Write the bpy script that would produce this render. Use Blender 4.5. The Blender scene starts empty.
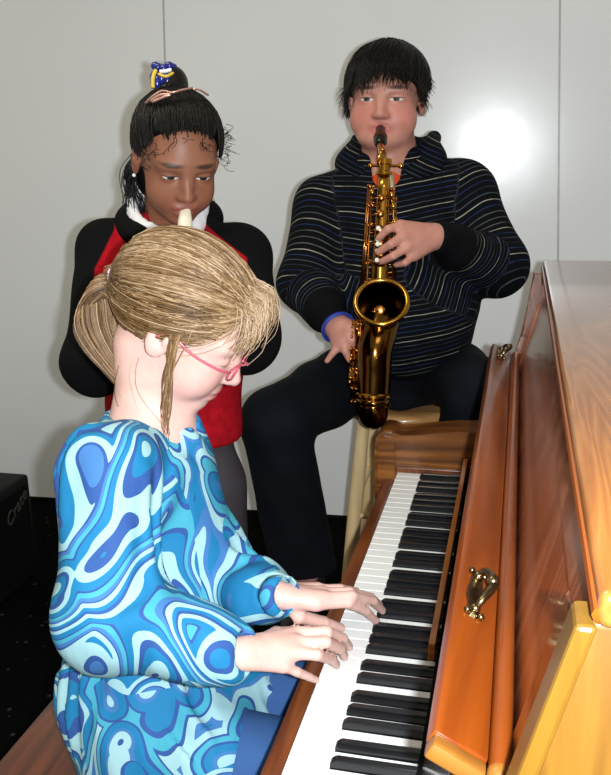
import bpy, bmesh, math, random
import numpy as np
from mathutils import Vector, Matrix
random.seed(7); np.random.seed(7)
SC = bpy.context.scene
COL = SC.collection
PI = math.pi

# ---------------------------------------------------------------- materials
def lin(c):
    return tuple((x/255/12.92 if x/255 <= .04045 else ((x/255+.055)/1.055)**2.4) for x in c[:3]) + (1.0,)

class NT:
    def __init__(s, name):
        s.m = bpy.data.materials.new(name); s.m.use_nodes = True
        s.t = s.m.node_tree; s.b = s.t.nodes['Principled BSDF']
    def n(s, typ, ins=None, **kw):
        nd = s.t.nodes.new('ShaderNode'+typ)
        for k, v in kw.items(): setattr(nd, k, v)
        if ins:
            for k, v in ins.items():
                if hasattr(v, 'is_linked'): s.t.links.new(v, nd.inputs[k])
                else: nd.inputs[k].default_value = v
        return nd
    def link(s, a, b): s.t.links.new(a, b)
    def coords(s, scale=(1,1,1), rot=(0,0,0), out='Object'):
        tc = s.n('TexCoord')
        mp = s.n('Mapping'); mp.inputs['Scale'].default_value = scale; mp.inputs['Rotation'].default_value = rot
        s.link(tc.outputs[out], mp.inputs['Vector']); return mp.outputs[0]
    def ramp(s, fac, stops, interp='LINEAR'):
        r = s.n('ValToRGB'); cr = r.color_ramp; cr.interpolation = interp
        while len(cr.elements) > 1: cr.elements.remove(cr.elements[-1])
        cr.elements[0].position = stops[0][0]; cr.elements[0].color = stops[0][1]
        for p, c in stops[1:]:
            e = cr.elements.new(p); e.color = c
        s.link(fac, r.inputs[0]); return r.outputs[0]
    def math(s, op, a, b=None, c=None):
        nd = s.n('Math', operation=op)
        for i, v in enumerate((a, b, c)):
            if v is None: continue
            if hasattr(v, 'is_linked'): s.link(v, nd.inputs[i])
            else: nd.inputs[i].default_value = v
        return nd.outputs[0]
    def mix(s, fac, a, b, blend='MIX'):
        nd = s.n('MixRGB', blend_type=blend)
        for i, v in enumerate((fac, a, b)):
            if hasattr(v, 'is_linked'): s.link(v, nd.inputs[i])
            else: nd.inputs[i].default_value = v
        return nd.outputs[0]
    def bump(s, h, strength=.3, dist=.002):
        b = s.n('Bump', {'Height': h, 'Strength': strength, 'Distance': dist})
        s.link(b.outputs[0], s.b.inputs['Normal'])
    def set(s, **kw):
        for k, v in kw.items():
            k = k.replace('_', ' ')
            inp = s.b.inputs[k]
            if hasattr(v, 'is_linked'): s.link(v, inp)
            else: inp.default_value = v
        return s

def plain(name, rgb, rough=.5, metal=0., spec=.5, coat=0., var=.12, scale=30., bump=0.):
    m = NT(name); c = lin(rgb)
    nz = m.n('TexNoise', {'Vector': m.coords(), 'Scale': scale, 'Detail': 4.})
    lo = tuple(x*(1-var) for x in c[:3])+(1,); hi = tuple(min(1, x*(1+var)) for x in c[:3])+(1,)
    m.set(Base_Color=m.ramp(nz.outputs[0], [(.3, lo), (.7, hi)]), Roughness=rough, Metallic=metal)
    m.b.inputs['Specular IOR Level'].default_value = spec
    m.b.inputs['Coat Weight'].default_value = coat; m.b.inputs['Coat Roughness'].default_value = .08
    if bump: m.bump(nz.outputs[0], bump)
    return m.m

def wood(name, dark, mid, light, axis='y', rough=.3, coat=.4, scale=1., contrast=1.):
    m = NT(name)
    st = {'x': (3, 40, 40), 'y': (40, 3, 40), 'z': (40, 40, 3)}[axis]
    v = m.coords(tuple(x*scale for x in st))
    n1 = m.n('TexNoise', {'Vector': v, 'Scale': 1., 'Detail': 6., 'Roughness': .6, 'Distortion': .6})
    st2 = {'x': (.8, 9, 9), 'y': (9, .8, 9), 'z': (9, 9, .8)}[axis]
    n2 = m.n('TexNoise', {'Vector': m.coords(tuple(x*scale for x in st2)), 'Scale': 1., 'Detail': 2., 'Distortion': 1.2})
    w = m.math('MULTIPLY', m.math('PINGPONG', m.math('MULTIPLY', n2.outputs[0], 9.), .5), 2.)
    f = m.math('ADD', m.math('MULTIPLY', n1.outputs[0], .75), m.math('MULTIPLY', w, .25))
    col = m.ramp(f, [(.5-.22*contrast, lin(dark)), (.52, lin(mid)), (.5+.22*contrast, lin(light))])
    m.set(Base_Color=col, Roughness=rough)
    m.b.inputs['Coat Weight'].default_value = coat; m.b.inputs['Coat Roughness'].default_value = .12
    m.bump(n1.outputs[0], .08, .001)
    return m.m

# ---------------------------------------------------------------- objects
def tag(o, label=None, cat=None, group=None, kind=None):
    if label: o['label'] = label
    if cat: o['category'] = cat
    if group: o['group'] = group
    if kind: o['kind'] = kind
    return o
def empty(name, loc=(0,0,0), label=None, cat=None, group=None):
    o = bpy.data.objects.new(name, None); o.empty_display_size = .05; COL.objects.link(o); o.location = loc
    return tag(o, label, cat, group)
def link_mesh(name, me, mats, parent=None, smooth=True):
    o = bpy.data.objects.new(name, me); COL.objects.link(o)
    for m in (mats if isinstance(mats, (list, tuple)) else [mats]): me.materials.append(m)
    if smooth:
        me.polygons.foreach_set('use_smooth', [True]*len(me.polygons))
    if parent is not None:
        o.parent = parent
        if parent.type == 'EMPTY': o.matrix_parent_inverse = Matrix.Translation(-parent.location)
    return o
def obj(name, bm, mats, parent=None, smooth=False, auto=None):
    me = bpy.data.meshes.new(name); bmesh.ops.recalc_face_normals(bm, faces=bm.faces)
    bm.to_mesh(me); bm.free()
    o = link_mesh(name, me, mats, parent, smooth)
    if auto: 
        me.polygons.foreach_set('use_smooth', [True]*len(me.polygons))
        me.set_sharp_from_angle(angle=math.radians(auto))
    return o
def BM(): return bmesh.new()
def _bev(bm, verts, bevel, seg=2):
    if bevel > 0:
        es = list({e for v in verts for e in v.link_edges})
        bmesh.ops.bevel(bm, geom=es, offset=bevel, segments=seg, affect='EDGES', profile=.5)
def box(bm, lo, hi, bevel=0., mat=0, seg=2):
    r = bmesh.ops.create_cube(bm, size=1.)
    vs = r['verts']
    for v in vs:
        v.co = Vector([lo[i]+(v.co[i]+.5)*(hi[i]-lo[i]) for i in range(3)])
    for f in {f for v in vs for f in v.link_faces}: f.material_index = mat
    _bev(bm, vs, bevel, seg)
def prism(bm, pts, axis, a, b, bevel=0., seg=2):
    """polygon pts (2D) extruded along axis from a to b"""
    def P(p, t):
        if axis == 'y': return (p[0], t, p[1])
        if axis == 'x': return (t, p[0], p[1])
        return (p[0], p[1], t)
    v0 = [bm.verts.new(P(p, a)) for p in pts]; v1 = [bm.verts.new(P(p, b)) for p in pts]
    n = len(pts)
    bm.faces.new(v0); bm.faces.new(v1[::-1])
    for i in range(n): bm.faces.new((v0[i], v1[i], v1[(i+1) % n], v0[(i+1) % n]))
    _bev(bm, v0+v1, bevel, seg)
def frame_of(d):
    d = d.normalized(); up = Vector((0,0,1)) if abs(d.z) < .9 else Vector((1,0,0))
    x = d.cross(up).normalized(); return x, x.cross(d).normalized()
def tube(bm, pts, rad, n=10, caps=True, mat=0, flat=None):
    """swept tube through pts with radius (number or list); flat=(nx,ny) scaling"""
    pts = [Vector(p) for p in pts]
    R = rad if isinstance(rad, (list, tuple)) else [rad]*len(pts)
    rings = []; x = None
    for i, p in enumerate(pts):
        d = (pts[min(i+1, len(pts)-1)]-pts[max(i-1, 0)])
        if d.length < 1e-9: d = Vector((0,0,1))
        d.normalize()
        if x is None: x, y = frame_of(d)
        else:
            x = (x-d*x.dot(d)); x.normalize()
        y = d.cross(x)
        fx, fy = flat if flat else (1, 1)
        rings.append([bm.verts.new(p+(x*math.cos(2*PI*k/n)*fx+y*math.sin(2*PI*k/n)*fy)*R[i]) for k in range(n)])
    fs = []
    for a, b in zip(rings, rings[1:]):
        for k in range(n): fs.append(bm.faces.new((a[k], a[(k+1) % n], b[(k+1) % n], b[k])))
    if caps: fs.append(bm.faces.new(rings[0][::-1])); fs.append(bm.faces.new(rings[-1]))
    for f in fs: f.material_index = mat
    return rings
def lathe(bm, prof, origin=(0,0,0), axis=(0,0,1), n=32, mat=0):
    """prof: list of (r, t) along axis"""
    o = Vector(origin); d = Vector(axis).normalized(); x, y = frame_of(d)
    rings = []
    for r, t in prof:
        if r < 1e-6: rings.append([bm.verts.new(o+d*t)])
        else: rings.append([bm.verts.new(o+d*t+(x*math.cos(2*PI*k/n)+y*math.sin(2*PI*k/n))*r) for k in range(n)])
    for a, b in zip(rings, rings[1:]):
        for k in range(n):
            k2 = (k+1) % n
            if len(a) == 1 and len(b) == 1: continue
            if len(a) == 1: f = bm.faces.new((a[0], b[k2], b[k]))
            elif len(b) == 1: f = bm.faces.new((a[k], a[k2], b[0]))
            else: f = bm.faces.new((a[k], a[k2], b[k2], b[k]))
            f.material_index = mat
def ball(bm, c, r, n=12, mat=0, rot=None):
    res = bmesh.ops.create_uvsphere(bm, u_segments=n, v_segments=max(6, n*2//3), radius=1.)
    rr = r if isinstance(r, (tuple, list)) else (r, r, r)
    for v in res['verts']:
        q = Vector((v.co.x*rr[0], v.co.y*rr[1], v.co.z*rr[2]))
        if rot is not None: q = rot @ q
        v.co = q+Vector(c)
    for f in {f for v in res['verts'] for f in v.link_faces}: f.material_index = mat
def bez(p, n=16):
    """Catmull-Rom through points p"""
    p = [Vector(q) for q in p]; out = []
    P = [p[0]*2-p[1]]+p+[p[-1]*2-p[-2]]
    for i in range(1, len(P)-2):
        for k in range(n):
            t = k/n
            a, b, c, d = P[i-1], P[i], P[i+1], P[i+2]
            out.append(.5*((2*b)+(c-a)*t+(2*a-5*b+4*c-d)*t*t+(-a+3*b-3*c+d)*t**3))
    out.append(p[-1]); return out

# ---------------------------------------------------------------- implicit surfaces (bodies, clothes)
def V(*a): return np.array(a, float)
def nrm(v): v = np.asarray(v, float); return v/np.linalg.norm(v)
class Solid:
    """sequence of soft unions / cuts of tapered capsules and ellipsoids, meshed with surface nets"""
    def __init__(s): s.p = []; s.warp = None
    def _add(s, f, op, k): s.p.append((f, op, k)); return s
    def cap(s, a, b, ra, rb, k=.02, op='u', flat=None, fs=1.):
        a = np.asarray(a, float); b = np.asarray(b, float); ab = b-a; L2 = max(ab@ab, 1e-12)
        n = None if flat is None else nrm(flat)
        def f(P):
            q = P-a
            t = np.clip(q@ab/L2, 0, 1)
            e = q-t[:, None]*ab
            if n is not None: e = e+(e@n)[:, None]*n*(1/fs-1)
            d = np.sqrt((e*e).sum(1))-(ra+(rb-ra)*t)
            return d if n is None or fs > 1 else d*max(fs, .6)
        return s._add(f, op, k)
    def chain(s, pts, rad, k=.02, op='u', flat=None, fs=1.):
        for i in range(len(pts)-1): s.cap(pts[i], pts[i+1], rad[i], rad[i+1], k if i else k, op, flat, fs)
        return s
    def ell(s, c, r, k=.02, op='u', rot=None):
        c = np.asarray(c, float); r = np.asarray(r, float); M = np.eye(3) if rot is None else np.asarray(rot)
        def f(P):
            q = (P-c)@M           # columns of M are the local axes
            k0 = np.sqrt(((q/r)**2).sum(1)); k1 = np.sqrt(((q/r**2)**2).sum(1))+1e-9
            return k0*(k0-1)/k1
        return s._add(f, op, k)
    def plane(s, c, n, k=.005, op='s'):
        """half space on the side n points to"""
        c = np.asarray(c, float); n = nrm(n)
        return s._add(lambda P: (c-P)@n*1., op, k)
    def add(s, f, op='u', k=.01): return s._add(f, op, k)
    @staticmethod
    def comb(D, d, op, k):
        if op == 'u':
            h = np.maximum(k-np.abs(D-d), 0)/k
            return np.minimum(D, d)-h*h*k*.25
        if op == 's':
            d = -d
        h = np.maximum(k-np.abs(D-d), 0)/k
        return np.maximum(D, d)+h*h*k*.25
    def eval(s, P):
        D = np.full(len(P), 1.)
        for f, op, k in s.p: D = s.comb(D, f(P), op, k)
        if s.warp: D = D+s.warp(P)
        return D
    def mesh(s, lo, hi, h, B=8):
        lo = np.asarray(lo, float); hi = np.asarray(hi, float)
        nb = np.ceil((hi-lo)/(h*B)).astype(int)
        g = np.stack(np.meshgrid(*[np.arange(n) for n in nb], indexing='ij'), -1).reshape(-1, 3)
        cen = lo+(g+.5)*h*B; R = h*B*.5*math.sqrt(3)
        dt = s.eval(cen); keep = np.abs(dt) < R*1.35+.004
        g = g[keep]; cen = cen[keep]; n = len(g); C1 = B+1
        off = np.stack(np.meshgrid(*[np.arange(C1)]*3, indexing='ij'), -1).reshape(-1, 3)
        P = (lo+(g[:, None, :]*B+off[None])*h)
        D = np.full((n, C1**3), 1.)
        for f, op, k in s.p:
            dc = f(cen); m = np.nonzero(dc < 1.6*R+k+.012)[0]
            if op == 'i': m = np.arange(n)
            if len(m) == 0: continue
            for ch in np.array_split(m, max(1, len(m)//1500)):
                D[ch] = s.comb(D[ch], f(P[ch].reshape(-1, 3)).reshape(len(ch), -1), op, k)
        if s.warp:
            for ch in np.array_split(np.arange(n), max(1, n//1500)):
                D[ch] += s.warp(P[ch].reshape(-1, 3)).reshape(len(ch), -1)
        D = D.reshape(n, C1, C1, C1); D[D == 0] = 1e-9
        S = D < 0
        NX, NY, NZ = nb*B+2
        cnt = np.zeros((n, B, B, B), int); acc = np.zeros((n, B, B, B, 3))
        sl = lambda o: slice(o, o+B)
        cor = [(i, j, k) for i in (0, 1) for j in (0, 1) for k in (0, 1)]
        for a in cor:
            for ax in range(3):
                if a[ax]: continue
                b = list(a); b[ax] = 1
                da = D[:, sl(a[0]), sl(a[1]), sl(a[2])]; db = D[:, sl(b[0]), sl(b[1]), sl(b[2])]
                x = (da < 0) != (db < 0)
                t = np.where(x, da/np.where(x, da-db, 1), 0)
                cnt += x
                for c in range(3):
                    acc[..., c] += np.where(x, a[c]+(t if c == ax else 0), 0)
        idx = np.nonzero(cnt.reshape(-1))[0]
        loc = np.stack(np.unravel_index(idx, (n, B, B, B)), -1)
        cell = g[loc[:, 0]]*B+loc[:, 1:]
        key = (cell[:, 0]*NY+cell[:, 1])*NZ+cell[:, 2]
        pos = lo+(cell+acc.reshape(-1, 3)[idx]/cnt.reshape(-1)[idx][:, None])*h
        o = np.argsort(key); key = key[o]; pos = pos[o]
        quads = []
        st = (NY*NZ, NZ, 1)
        for ax in range(3):
            u, v = (ax+1) % 3, (ax+2) % 3
            a = D[:, :B, :B, :B]; e = [0, 0, 0]; e[ax] = 1
            b = D[:, sl(e[0]), sl(e[1]), sl(e[2])]
            x = np.nonzero(((a < 0) != (b < 0)).reshape(-1))[0]
            l = np.stack(np.unravel_index(x, (n, B, B, B)), -1)
            c = g[l[:, 0]]*B+l[:, 1:]
            neg = (a.reshape(-1)[x] < 0)
            k0 = (c[:, 0]*NY+c[:, 1])*NZ+c[:, 2]
            q = np.stack([k0, k0-st[u], k0-st[u]-st[v], k0-st[v]], -1)
            q[~neg] = q[~neg][:, ::-1]
            quads.append(q)
        q = np.concatenate(quads)
        ii = np.searchsorted(key, q.reshape(-1)); ii[ii >= len(key)] = 0
        ok = (key[ii] == q.reshape(-1)).reshape(-1, 4).all(1)
        ii = ii.reshape(-1, 4)[ok]
        return pos, ii
def relax(pos, q, it=1, lam=.5):
    for _ in range(it):
        acc = np.zeros_like(pos); c = np.zeros(len(pos))
        for a, b in ((0, 1), (1, 2), (2, 3), (3, 0)):
            np.add.at(acc, q[:, a], pos[q[:, b]]); np.add.at(acc, q[:, b], pos[q[:, a]])
            np.add.at(c, q[:, a], 1); np.add.at(c, q[:, b], 1)
        pos = pos*(1-lam)+lam*acc/np.maximum(c, 1)[:, None]
    return pos
def solid_obj(name, S, lo, hi, h, mats, parent=None, matfn=None, attrs=None, smooth_it=1):
    pos, q = S.mesh(lo, hi, h)
    if smooth_it: pos = relax(pos, q, smooth_it)
    me = bpy.data.meshes.new(name)
    me.vertices.add(len(pos)); me.vertices.foreach_set('co', pos.astype(np.float32).ravel())
    me.loops.add(len(q)*4); me.loops.foreach_set('vertex_index', q.astype(np.int32).ravel())
    me.polygons.add(len(q)); me.polygons.foreach_set('loop_start', np.arange(0, len(q)*4, 4, dtype=np.int32))
    me.update(calc_edges=True)
    o = link_mesh(name, me, mats, parent)
    cen = pos[q].mean(1)
    if matfn is not None: me.polygons.foreach_set('material_index', matfn(cen).astype(np.int32))
    for an, fn in (attrs or {}).items():
        val = fn(pos)
        if val.ndim == 1:
            at = me.attributes.new(an, 'FLOAT', 'POINT'); at.data.foreach_set('value', val.astype(np.float32))
        else:
            at = me.attributes.new(an, 'FLOAT_VECTOR', 'POINT'); at.data.foreach_set('vector', val.astype(np.float32).ravel())
    me.update()
    return o
def rot_from(x=None, y=None, z=None):
    """orthonormal columns from two given axes (first exact)"""
    if z is not None and y is not None:
        z = nrm(z); x = nrm(np.cross(y, z)); y = np.cross(z, x)
    elif x is not None and z is not None:
        x = nrm(x); y = nrm(np.cross(z, x)); z = np.cross(x, y)
    elif x is not None and y is not None:
        x = nrm(x); z = nrm(np.cross(x, y)); y = np.cross(z, x)
    return np.stack([x, y, z], 1)
# ---------------------------------------------------------------- camera, light
cam_d = bpy.data.cameras.new('camera'); cam = bpy.data.objects.new('camera', cam_d); COL.objects.link(cam)
yaw, pit, rol, Fpx = map(math.radians, (-14.0, 15.3, -1.4, 0)); Fpx = 865.
CAM = Vector((.232, -1.722, 1.394))
fw = Vector((math.sin(yaw)*math.cos(pit), math.cos(yaw)*math.cos(pit), -math.sin(pit)))
rt = Vector((math.cos(yaw), -math.sin(yaw), 0)); up = rt.cross(fw)
rt, up = rt*math.cos(rol)+up*math.sin(rol), -rt*math.sin(rol)+up*math.cos(rol)
cam.matrix_world = Matrix(((rt.x, up.x, -fw.x, CAM.x), (rt.y, up.y, -fw.y, CAM.y), (rt.z, up.z, -fw.z, CAM.z), (0,0,0,1)))
cam_d.sensor_fit = 'VERTICAL'; cam_d.sensor_height = 36.; cam_d.lens = Fpx/775*36.; cam_d.clip_start = .02
SC.camera = cam
SC.view_settings.view_transform = 'Standard'; SC.view_settings.look = 'None'
SC.view_settings.gamma = 1.; SC.view_settings.use_curve_mapping = False; SC.view_settings.exposure = .06
fl = bpy.data.lights.new('camera_flash', 'POINT'); flo = bpy.data.objects.new('camera_flash', fl); COL.objects.link(flo)
flo.location = CAM+rt*.038+up*.0-fw*.0
fl.energy = 112.; fl.color = (.89, .95, 1.); fl.shadow_soft_size = .011
W = bpy.data.worlds.new('world'); SC.world = W; W.use_nodes = True
bgn = W.node_tree.nodes['Background']; bgn.inputs[0].default_value = (1., .95, .78, 1); bgn.inputs[1].default_value = .30
for i, (x, y) in enumerate(((-.9, -.6), (.9, -2.2))):
    a = bpy.data.lights.new('ceiling_light', 'AREA'); a.shape = 'RECTANGLE'; a.size = 1.2; a.size_y = .6
    ao = bpy.data.objects.new('ceiling_light', a); COL.objects.link(ao); ao.location = (x, y, 2.7)
    a.energy = 14.; a.color = (1., .93, .74)

# ---------------------------------------------------------------- room
M = {}
m = NT('glossy_white_wall_panel')
nz = m.n('TexNoise', {'Vector': m.coords((1, 1, 1)), 'Scale': 1.3, 'Detail': 2.})
m.set(Base_Color=m.ramp(nz.outputs[0], [(.3, lin((236, 237, 240))), (.7, lin((243, 244, 246)))]), Roughness=.22)
n2 = m.n('TexNoise', {'Vector': m.coords((1, 1, 1)), 'Scale': 7., 'Detail': 2.})
m.bump(n2.outputs[0], .05, .01)
M['wall'] = m.m
m = NT('black_speckled_carpet')
vo = m.n('TexVoronoi', {'Vector': m.coords(), 'Scale': 28.}); 
sp = m.ramp(vo.outputs['Distance'], [(.0, (1,1,1,1)), (.13, (1,1,1,1)), (.2, (0,0,0,1))])
wn = m.n('TexNoise', {'Vector': m.coords(), 'Scale': 11.})
msk = m.math('MULTIPLY', sp, m.math('GREATER_THAN', wn.outputs[0], .52))
m.set(Base_Color=m.mix(msk, (.0012, .0012, .0014, 1), (.028, .029, .032, 1)), Roughness=.95)
m.b.inputs['Specular IOR Level'].default_value = .05
M['carpet'] = m.m
M['black_rubber'] = plain('black_rubber_base', (9, 9, 11), .7, spec=.15)
M['seam'] = plain('grey_seam_strip', (178, 179, 178), .35)
YW = 1.357; WR = math.radians(2.0)
def wall_obj(name, bm, mat):
    o = obj(name, bm, mat); o.location = (-.4, YW, 0); o.rotation_euler = (0, 0, WR); return tag(o, kind='structure')
bm = BM(); box(bm, (-2.6, 0, 0), (2.8, .1, 2.9)); wall_obj('wall_back', bm, M['wall'])
bm = BM(); box(bm, (-3.0, -3.2, -.1), (2.6, 1.75, 0)); tag(obj('floor', bm, M['carpet']), kind='structure')
for i, (xa, xb) in enumerate(((-.681, -.569), (.809, .681))):     # seams between the wall panels: x at the floor, x at the top
    bm = BM(); prism(bm, [(xa-.003, .004), (xa+.003, .004), (xb+.003, 2.9), (xb-.003, 2.9)], 'y', -.0022, .002, .0006)
    wall_obj('trim_%d' % (i+1), bm, M['seam'])
bm = BM(); box(bm, (-2.6, -.008, 0), (2.8, .001, .012), .002); wall_obj('baseboard_back', bm, M['black_rubber'])
# ---------------------------------------------------------------- piano
KT = .73; WK = .0235
M['oak'] = wood('orange_oak', (104, 44, 5), (126, 58, 8), (142, 70, 12), 'y', .3, .35, .6, .8)
M['oak_side'] = wood('golden_oak_upright', (74, 46, 8), (92, 60, 12), (108, 74, 20), 'z', .35, .15, .7)
M['edge'] = wood('pale_oak_edge', (92, 62, 16), (108, 76, 22), (122, 90, 32), 'z', .35, .15, .6)
M['strip'] = wood('orange_strip', (150, 84, 30), (172, 102, 40), (188, 120, 54), 'y', .3, .3)
M['oak_lid'] = wood('lid_oak', (118, 68, 26), (138, 84, 36), (154, 98, 46), 'y', .25, .9, 1.6, .9)
M['oak_dark'] = wood('brown_oak', (64, 32, 12), (108, 62, 22), (150, 94, 40), 'x', .35, .2, .9, 1.1)
M['rail'] = wood('red_brown_oak', (74, 32, 8), (100, 48, 14), (122, 64, 22), 'y', .35, .2)
M['mahog'] = wood('polished_red_panel', (84, 40, 24), (126, 70, 46), (160, 104, 78), 'z', .22, .8, .55)
M['polish'] = wood('polished_dark_brown', (34, 16, 8), (52, 26, 14), (70, 38, 20), 'y', .2, .7)
M['ivory'] = plain('white_key_plastic', (224, 224, 222), .18, spec=.5, var=.015)
M['ebony'] = plain('black_key_plastic', (14, 15, 19), .22, spec=.6, var=.1)
M['brass_old'] = plain('antique_brass', (128, 112, 82), .28, 1., var=.5, scale=160.)
M['felt'] = plain('dark_felt', (10, 8, 8), .95, spec=.1)
M['endgrain'] = wood('pale_end_wood', (104, 62, 18), (122, 76, 26), (138, 92, 38), 'x', .35, .2)
PX, PY = .30, -.6
piano = empty('upright_piano', (.45, PY, 0), 'oak upright piano with open keyboard, played by the girl in blue', 'piano')
pc = piano
# keyboard
bm = BM(); box(bm, (.004, -1.2225, .655), (.2, .0, .700), .003)
kb = obj('keyboard', bm, M['felt'], piano)
notes = [i % 12 for i in range(9, 97)]      # A0 .. C8, pitch class with C = 0
white = [k for k, n in enumerate(notes) if n in (0, 2, 4, 5, 7, 9, 11)]
SH = {1: .0030, 3: -.0030, 6: .0040, 8: 0., 10: -.0040}
black = []; wi = 0; blk_after = {}
for k, n in enumerate(notes):
    if n in SH: black.append((wi, n)); blk_after[wi] = n
    else: wi += 1
def key_outline(i):
    y1, y0 = -i*WK-.0007, -(i+1)*WK+.0007       # y1 = bass side, y0 = treble side
    l = r = 0.
    if i in blk_after: l = max(0, .0062-SH[blk_after[i]]) if False else .0068-SH[blk_after[i]]*1.
    if i+1 in blk_after: r = .0068+SH[blk_after[i+1]]*1.
    # SH positive moves the black key towards bass (+y)
    if i in blk_after: l = .0068-SH[blk_after[i]]
    xb = .0495
    p = [(0., y0), (xb, y0)] if not r else [(0., y0), (xb, y0), (xb, y0+r)]
    p += [(.172, y0+r), (.172, y1-l)]
    p += [(xb, y1-l), (xb, y1), (0., y1)] if l else [(xb, y1), (0., y1)]
    return p
for i in range(52):
    bm = BM()
    pts = key_outline(i)
    v0 = [bm.verts.new((p[0], p[1], KT-.012)) for p in pts]; v1 = [bm.verts.new((p[0], p[1], KT)) for p in pts]
    n = len(pts); bm.faces.new(v0[::-1]); top = bm.faces.new(v1)
    for a in range(n): bm.faces.new((v0[a], v0[(a+1) % n], v1[(a+1) % n], v1[a]))
    bmesh.ops.bevel(bm, geom=list(top.edges), offset=.0007, segments=1, affect='EDGES')
    y1, y0 = -i*WK-.0007, -(i+1)*WK+.0007
    box(bm, (.002, y0+.0004, KT-.026), (.17, y1-.0004 if i not in blk_after else y1-.0004, KT-.0115))
    obj('white_key', bm, M['ivory'], kb)
for wi, n in black:
    y = -wi*WK+SH[n]; bm = BM(); w0, w1 = .0056, .0047
    zt = KT+.0118
    secs = [(.0500, KT-.002, 1.), (.0508, KT+.006, 1.), (.0560, zt-.001, .9), (.0585, zt, .85), (.172, zt, .85)]
    rings = []
    for x, z, f in secs:
        ww = w0+(w1-w0)*min(1, (z-KT)/.0118) if z > KT else w0
        c = .0012 if z > KT+.008 else .0004
        rings.append([bm.verts.new(v) for v in ((x, y-w0, KT-.004), (x, y-ww, z-c), (x, y-ww+c, z), (x, y+ww-c, z), (x, y+ww, z-c), (x, y+w0, KT-.004))])
    for a, b in zip(rings, rings[1:]):
        for k in range(6): bm.faces.new((a[k], a[(k+1) % 6], b[(k+1) % 6], b[k]))
    bm.faces.new(rings[0]); bm.faces.new(rings[-1][::-1])
    obj('black_key', bm, M['ebony'], kb, auto=35)
# key bed and front rail
bm = BM(); box(bm, (-.030, -1.225, .634), (-.003, .0, .716), .006)
obj('key_slip', bm, M['rail'], piano)
bm = BM(); box(bm, (-.024, -1.28, .635), (.30, .085, .655), .004)
obj('keybed', bm, M['rail'], piano)
# arms (bass end in view)
def arm(ya, yb, mats):
    prof = [(-.050, .590), (-.050, .784), (-.048, .802), (-.040, .814), (-.028, .820), (-.014, .819), (-.004, .812), (.010, .809),
            (.040, .814), (.080, .820), (.120, .825), (.190, .828), (.30, .828), (.30, .590)]
    bm = BM(); prism(bm, prof, 'y', ya, yb, .0025, 2)
    o = obj('arm', bm, mats, piano, auto=40); return o
arm(.002, .085, M['oak_dark']); arm(-1.285, -1.2245, M['oak_dark'])
for y in (.0015, -1.2235):
    bm = BM(); box(bm, (-.003, y-.0035, .722), (.150, y+.0035, .742), .002)
    obj('cheek_strip', bm, M['rail'], piano)
    bm = BM(); prism(bm, [(-.046, .60), (-.004, .60), (-.006, .797), (-.016, .809), (-.030, .812), (-.042, .805)], 'y', y-.004, y+.004, .0015)
    obj('corner_block', bm, M['oak_dark'], piano)
# name board strip behind the keys
bm = BM(); prism(bm, [(.1370, .744), (.1455, .744), (.1465, .770), (.1380, .770)], 'y', -.715, -.002, .001)
obj('nameboard_strip', bm, M['strip'], piano)
bm = BM(); box(bm, (.148, -1.222, .738), (.172, -.001, .748)); obj('felt_strip', bm, M['felt'], piano)
# fallboard
fb = None
bm = BM(); prism(bm, [(.152, .749), (.168, .749), (.2150, .975), (.1995, .979)], 'y', -1.222, .03, .002)
fb = obj('fallboard', bm, M['polish'], piano)
bm = BM()
d = Vector((.226-.189, 0, .990-1.010)).normalized(); nn = Vector((-d.z, 0, d.x))
A = Vector((.189, 0, 1.010)); Bq = Vector((.2265, 0, .990))
prism(bm, [(A.x, A.z), (Bq.x, Bq.z), (Bq.x-nn.x*.015, Bq.z-nn.z*.015), (A.x-nn.x*.015, A.z-nn.z*.015)], 'y', -1.208, .032, .003)
lip = obj('fold_lip', bm, M['oak'], fb, auto=40)
bm = BM(); tube(bm, [(.2335, -1.211, .984), (.2335, .033, .984)], .0085, 14); obj('nosing', bm, M['oak_side' if False else 'oak'], fb, auto=40)
bm = BM(); prism(bm, [(A.x+.0005, A.z-.001), (Bq.x-.001, Bq.z-.0005), (Bq.x-nn.x*.0145, Bq.z-nn.z*.0145), (A.x-nn.x*.0145, A.z-nn.z*.0145)], 'y', -1.2225, -1.2083, .003)
obj('lip_end', bm, M['endgrain'], fb, auto=40)
bm = BM(); lathe(bm, [(0, -.010), (.006, -.0095), (.0088, -.006), (.0088, 0.)], (.2335, -1.2112, .984), (0, 1, 0), 16); obj('nosing_end', bm, M['endgrain'], fb, auto=40)
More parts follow.
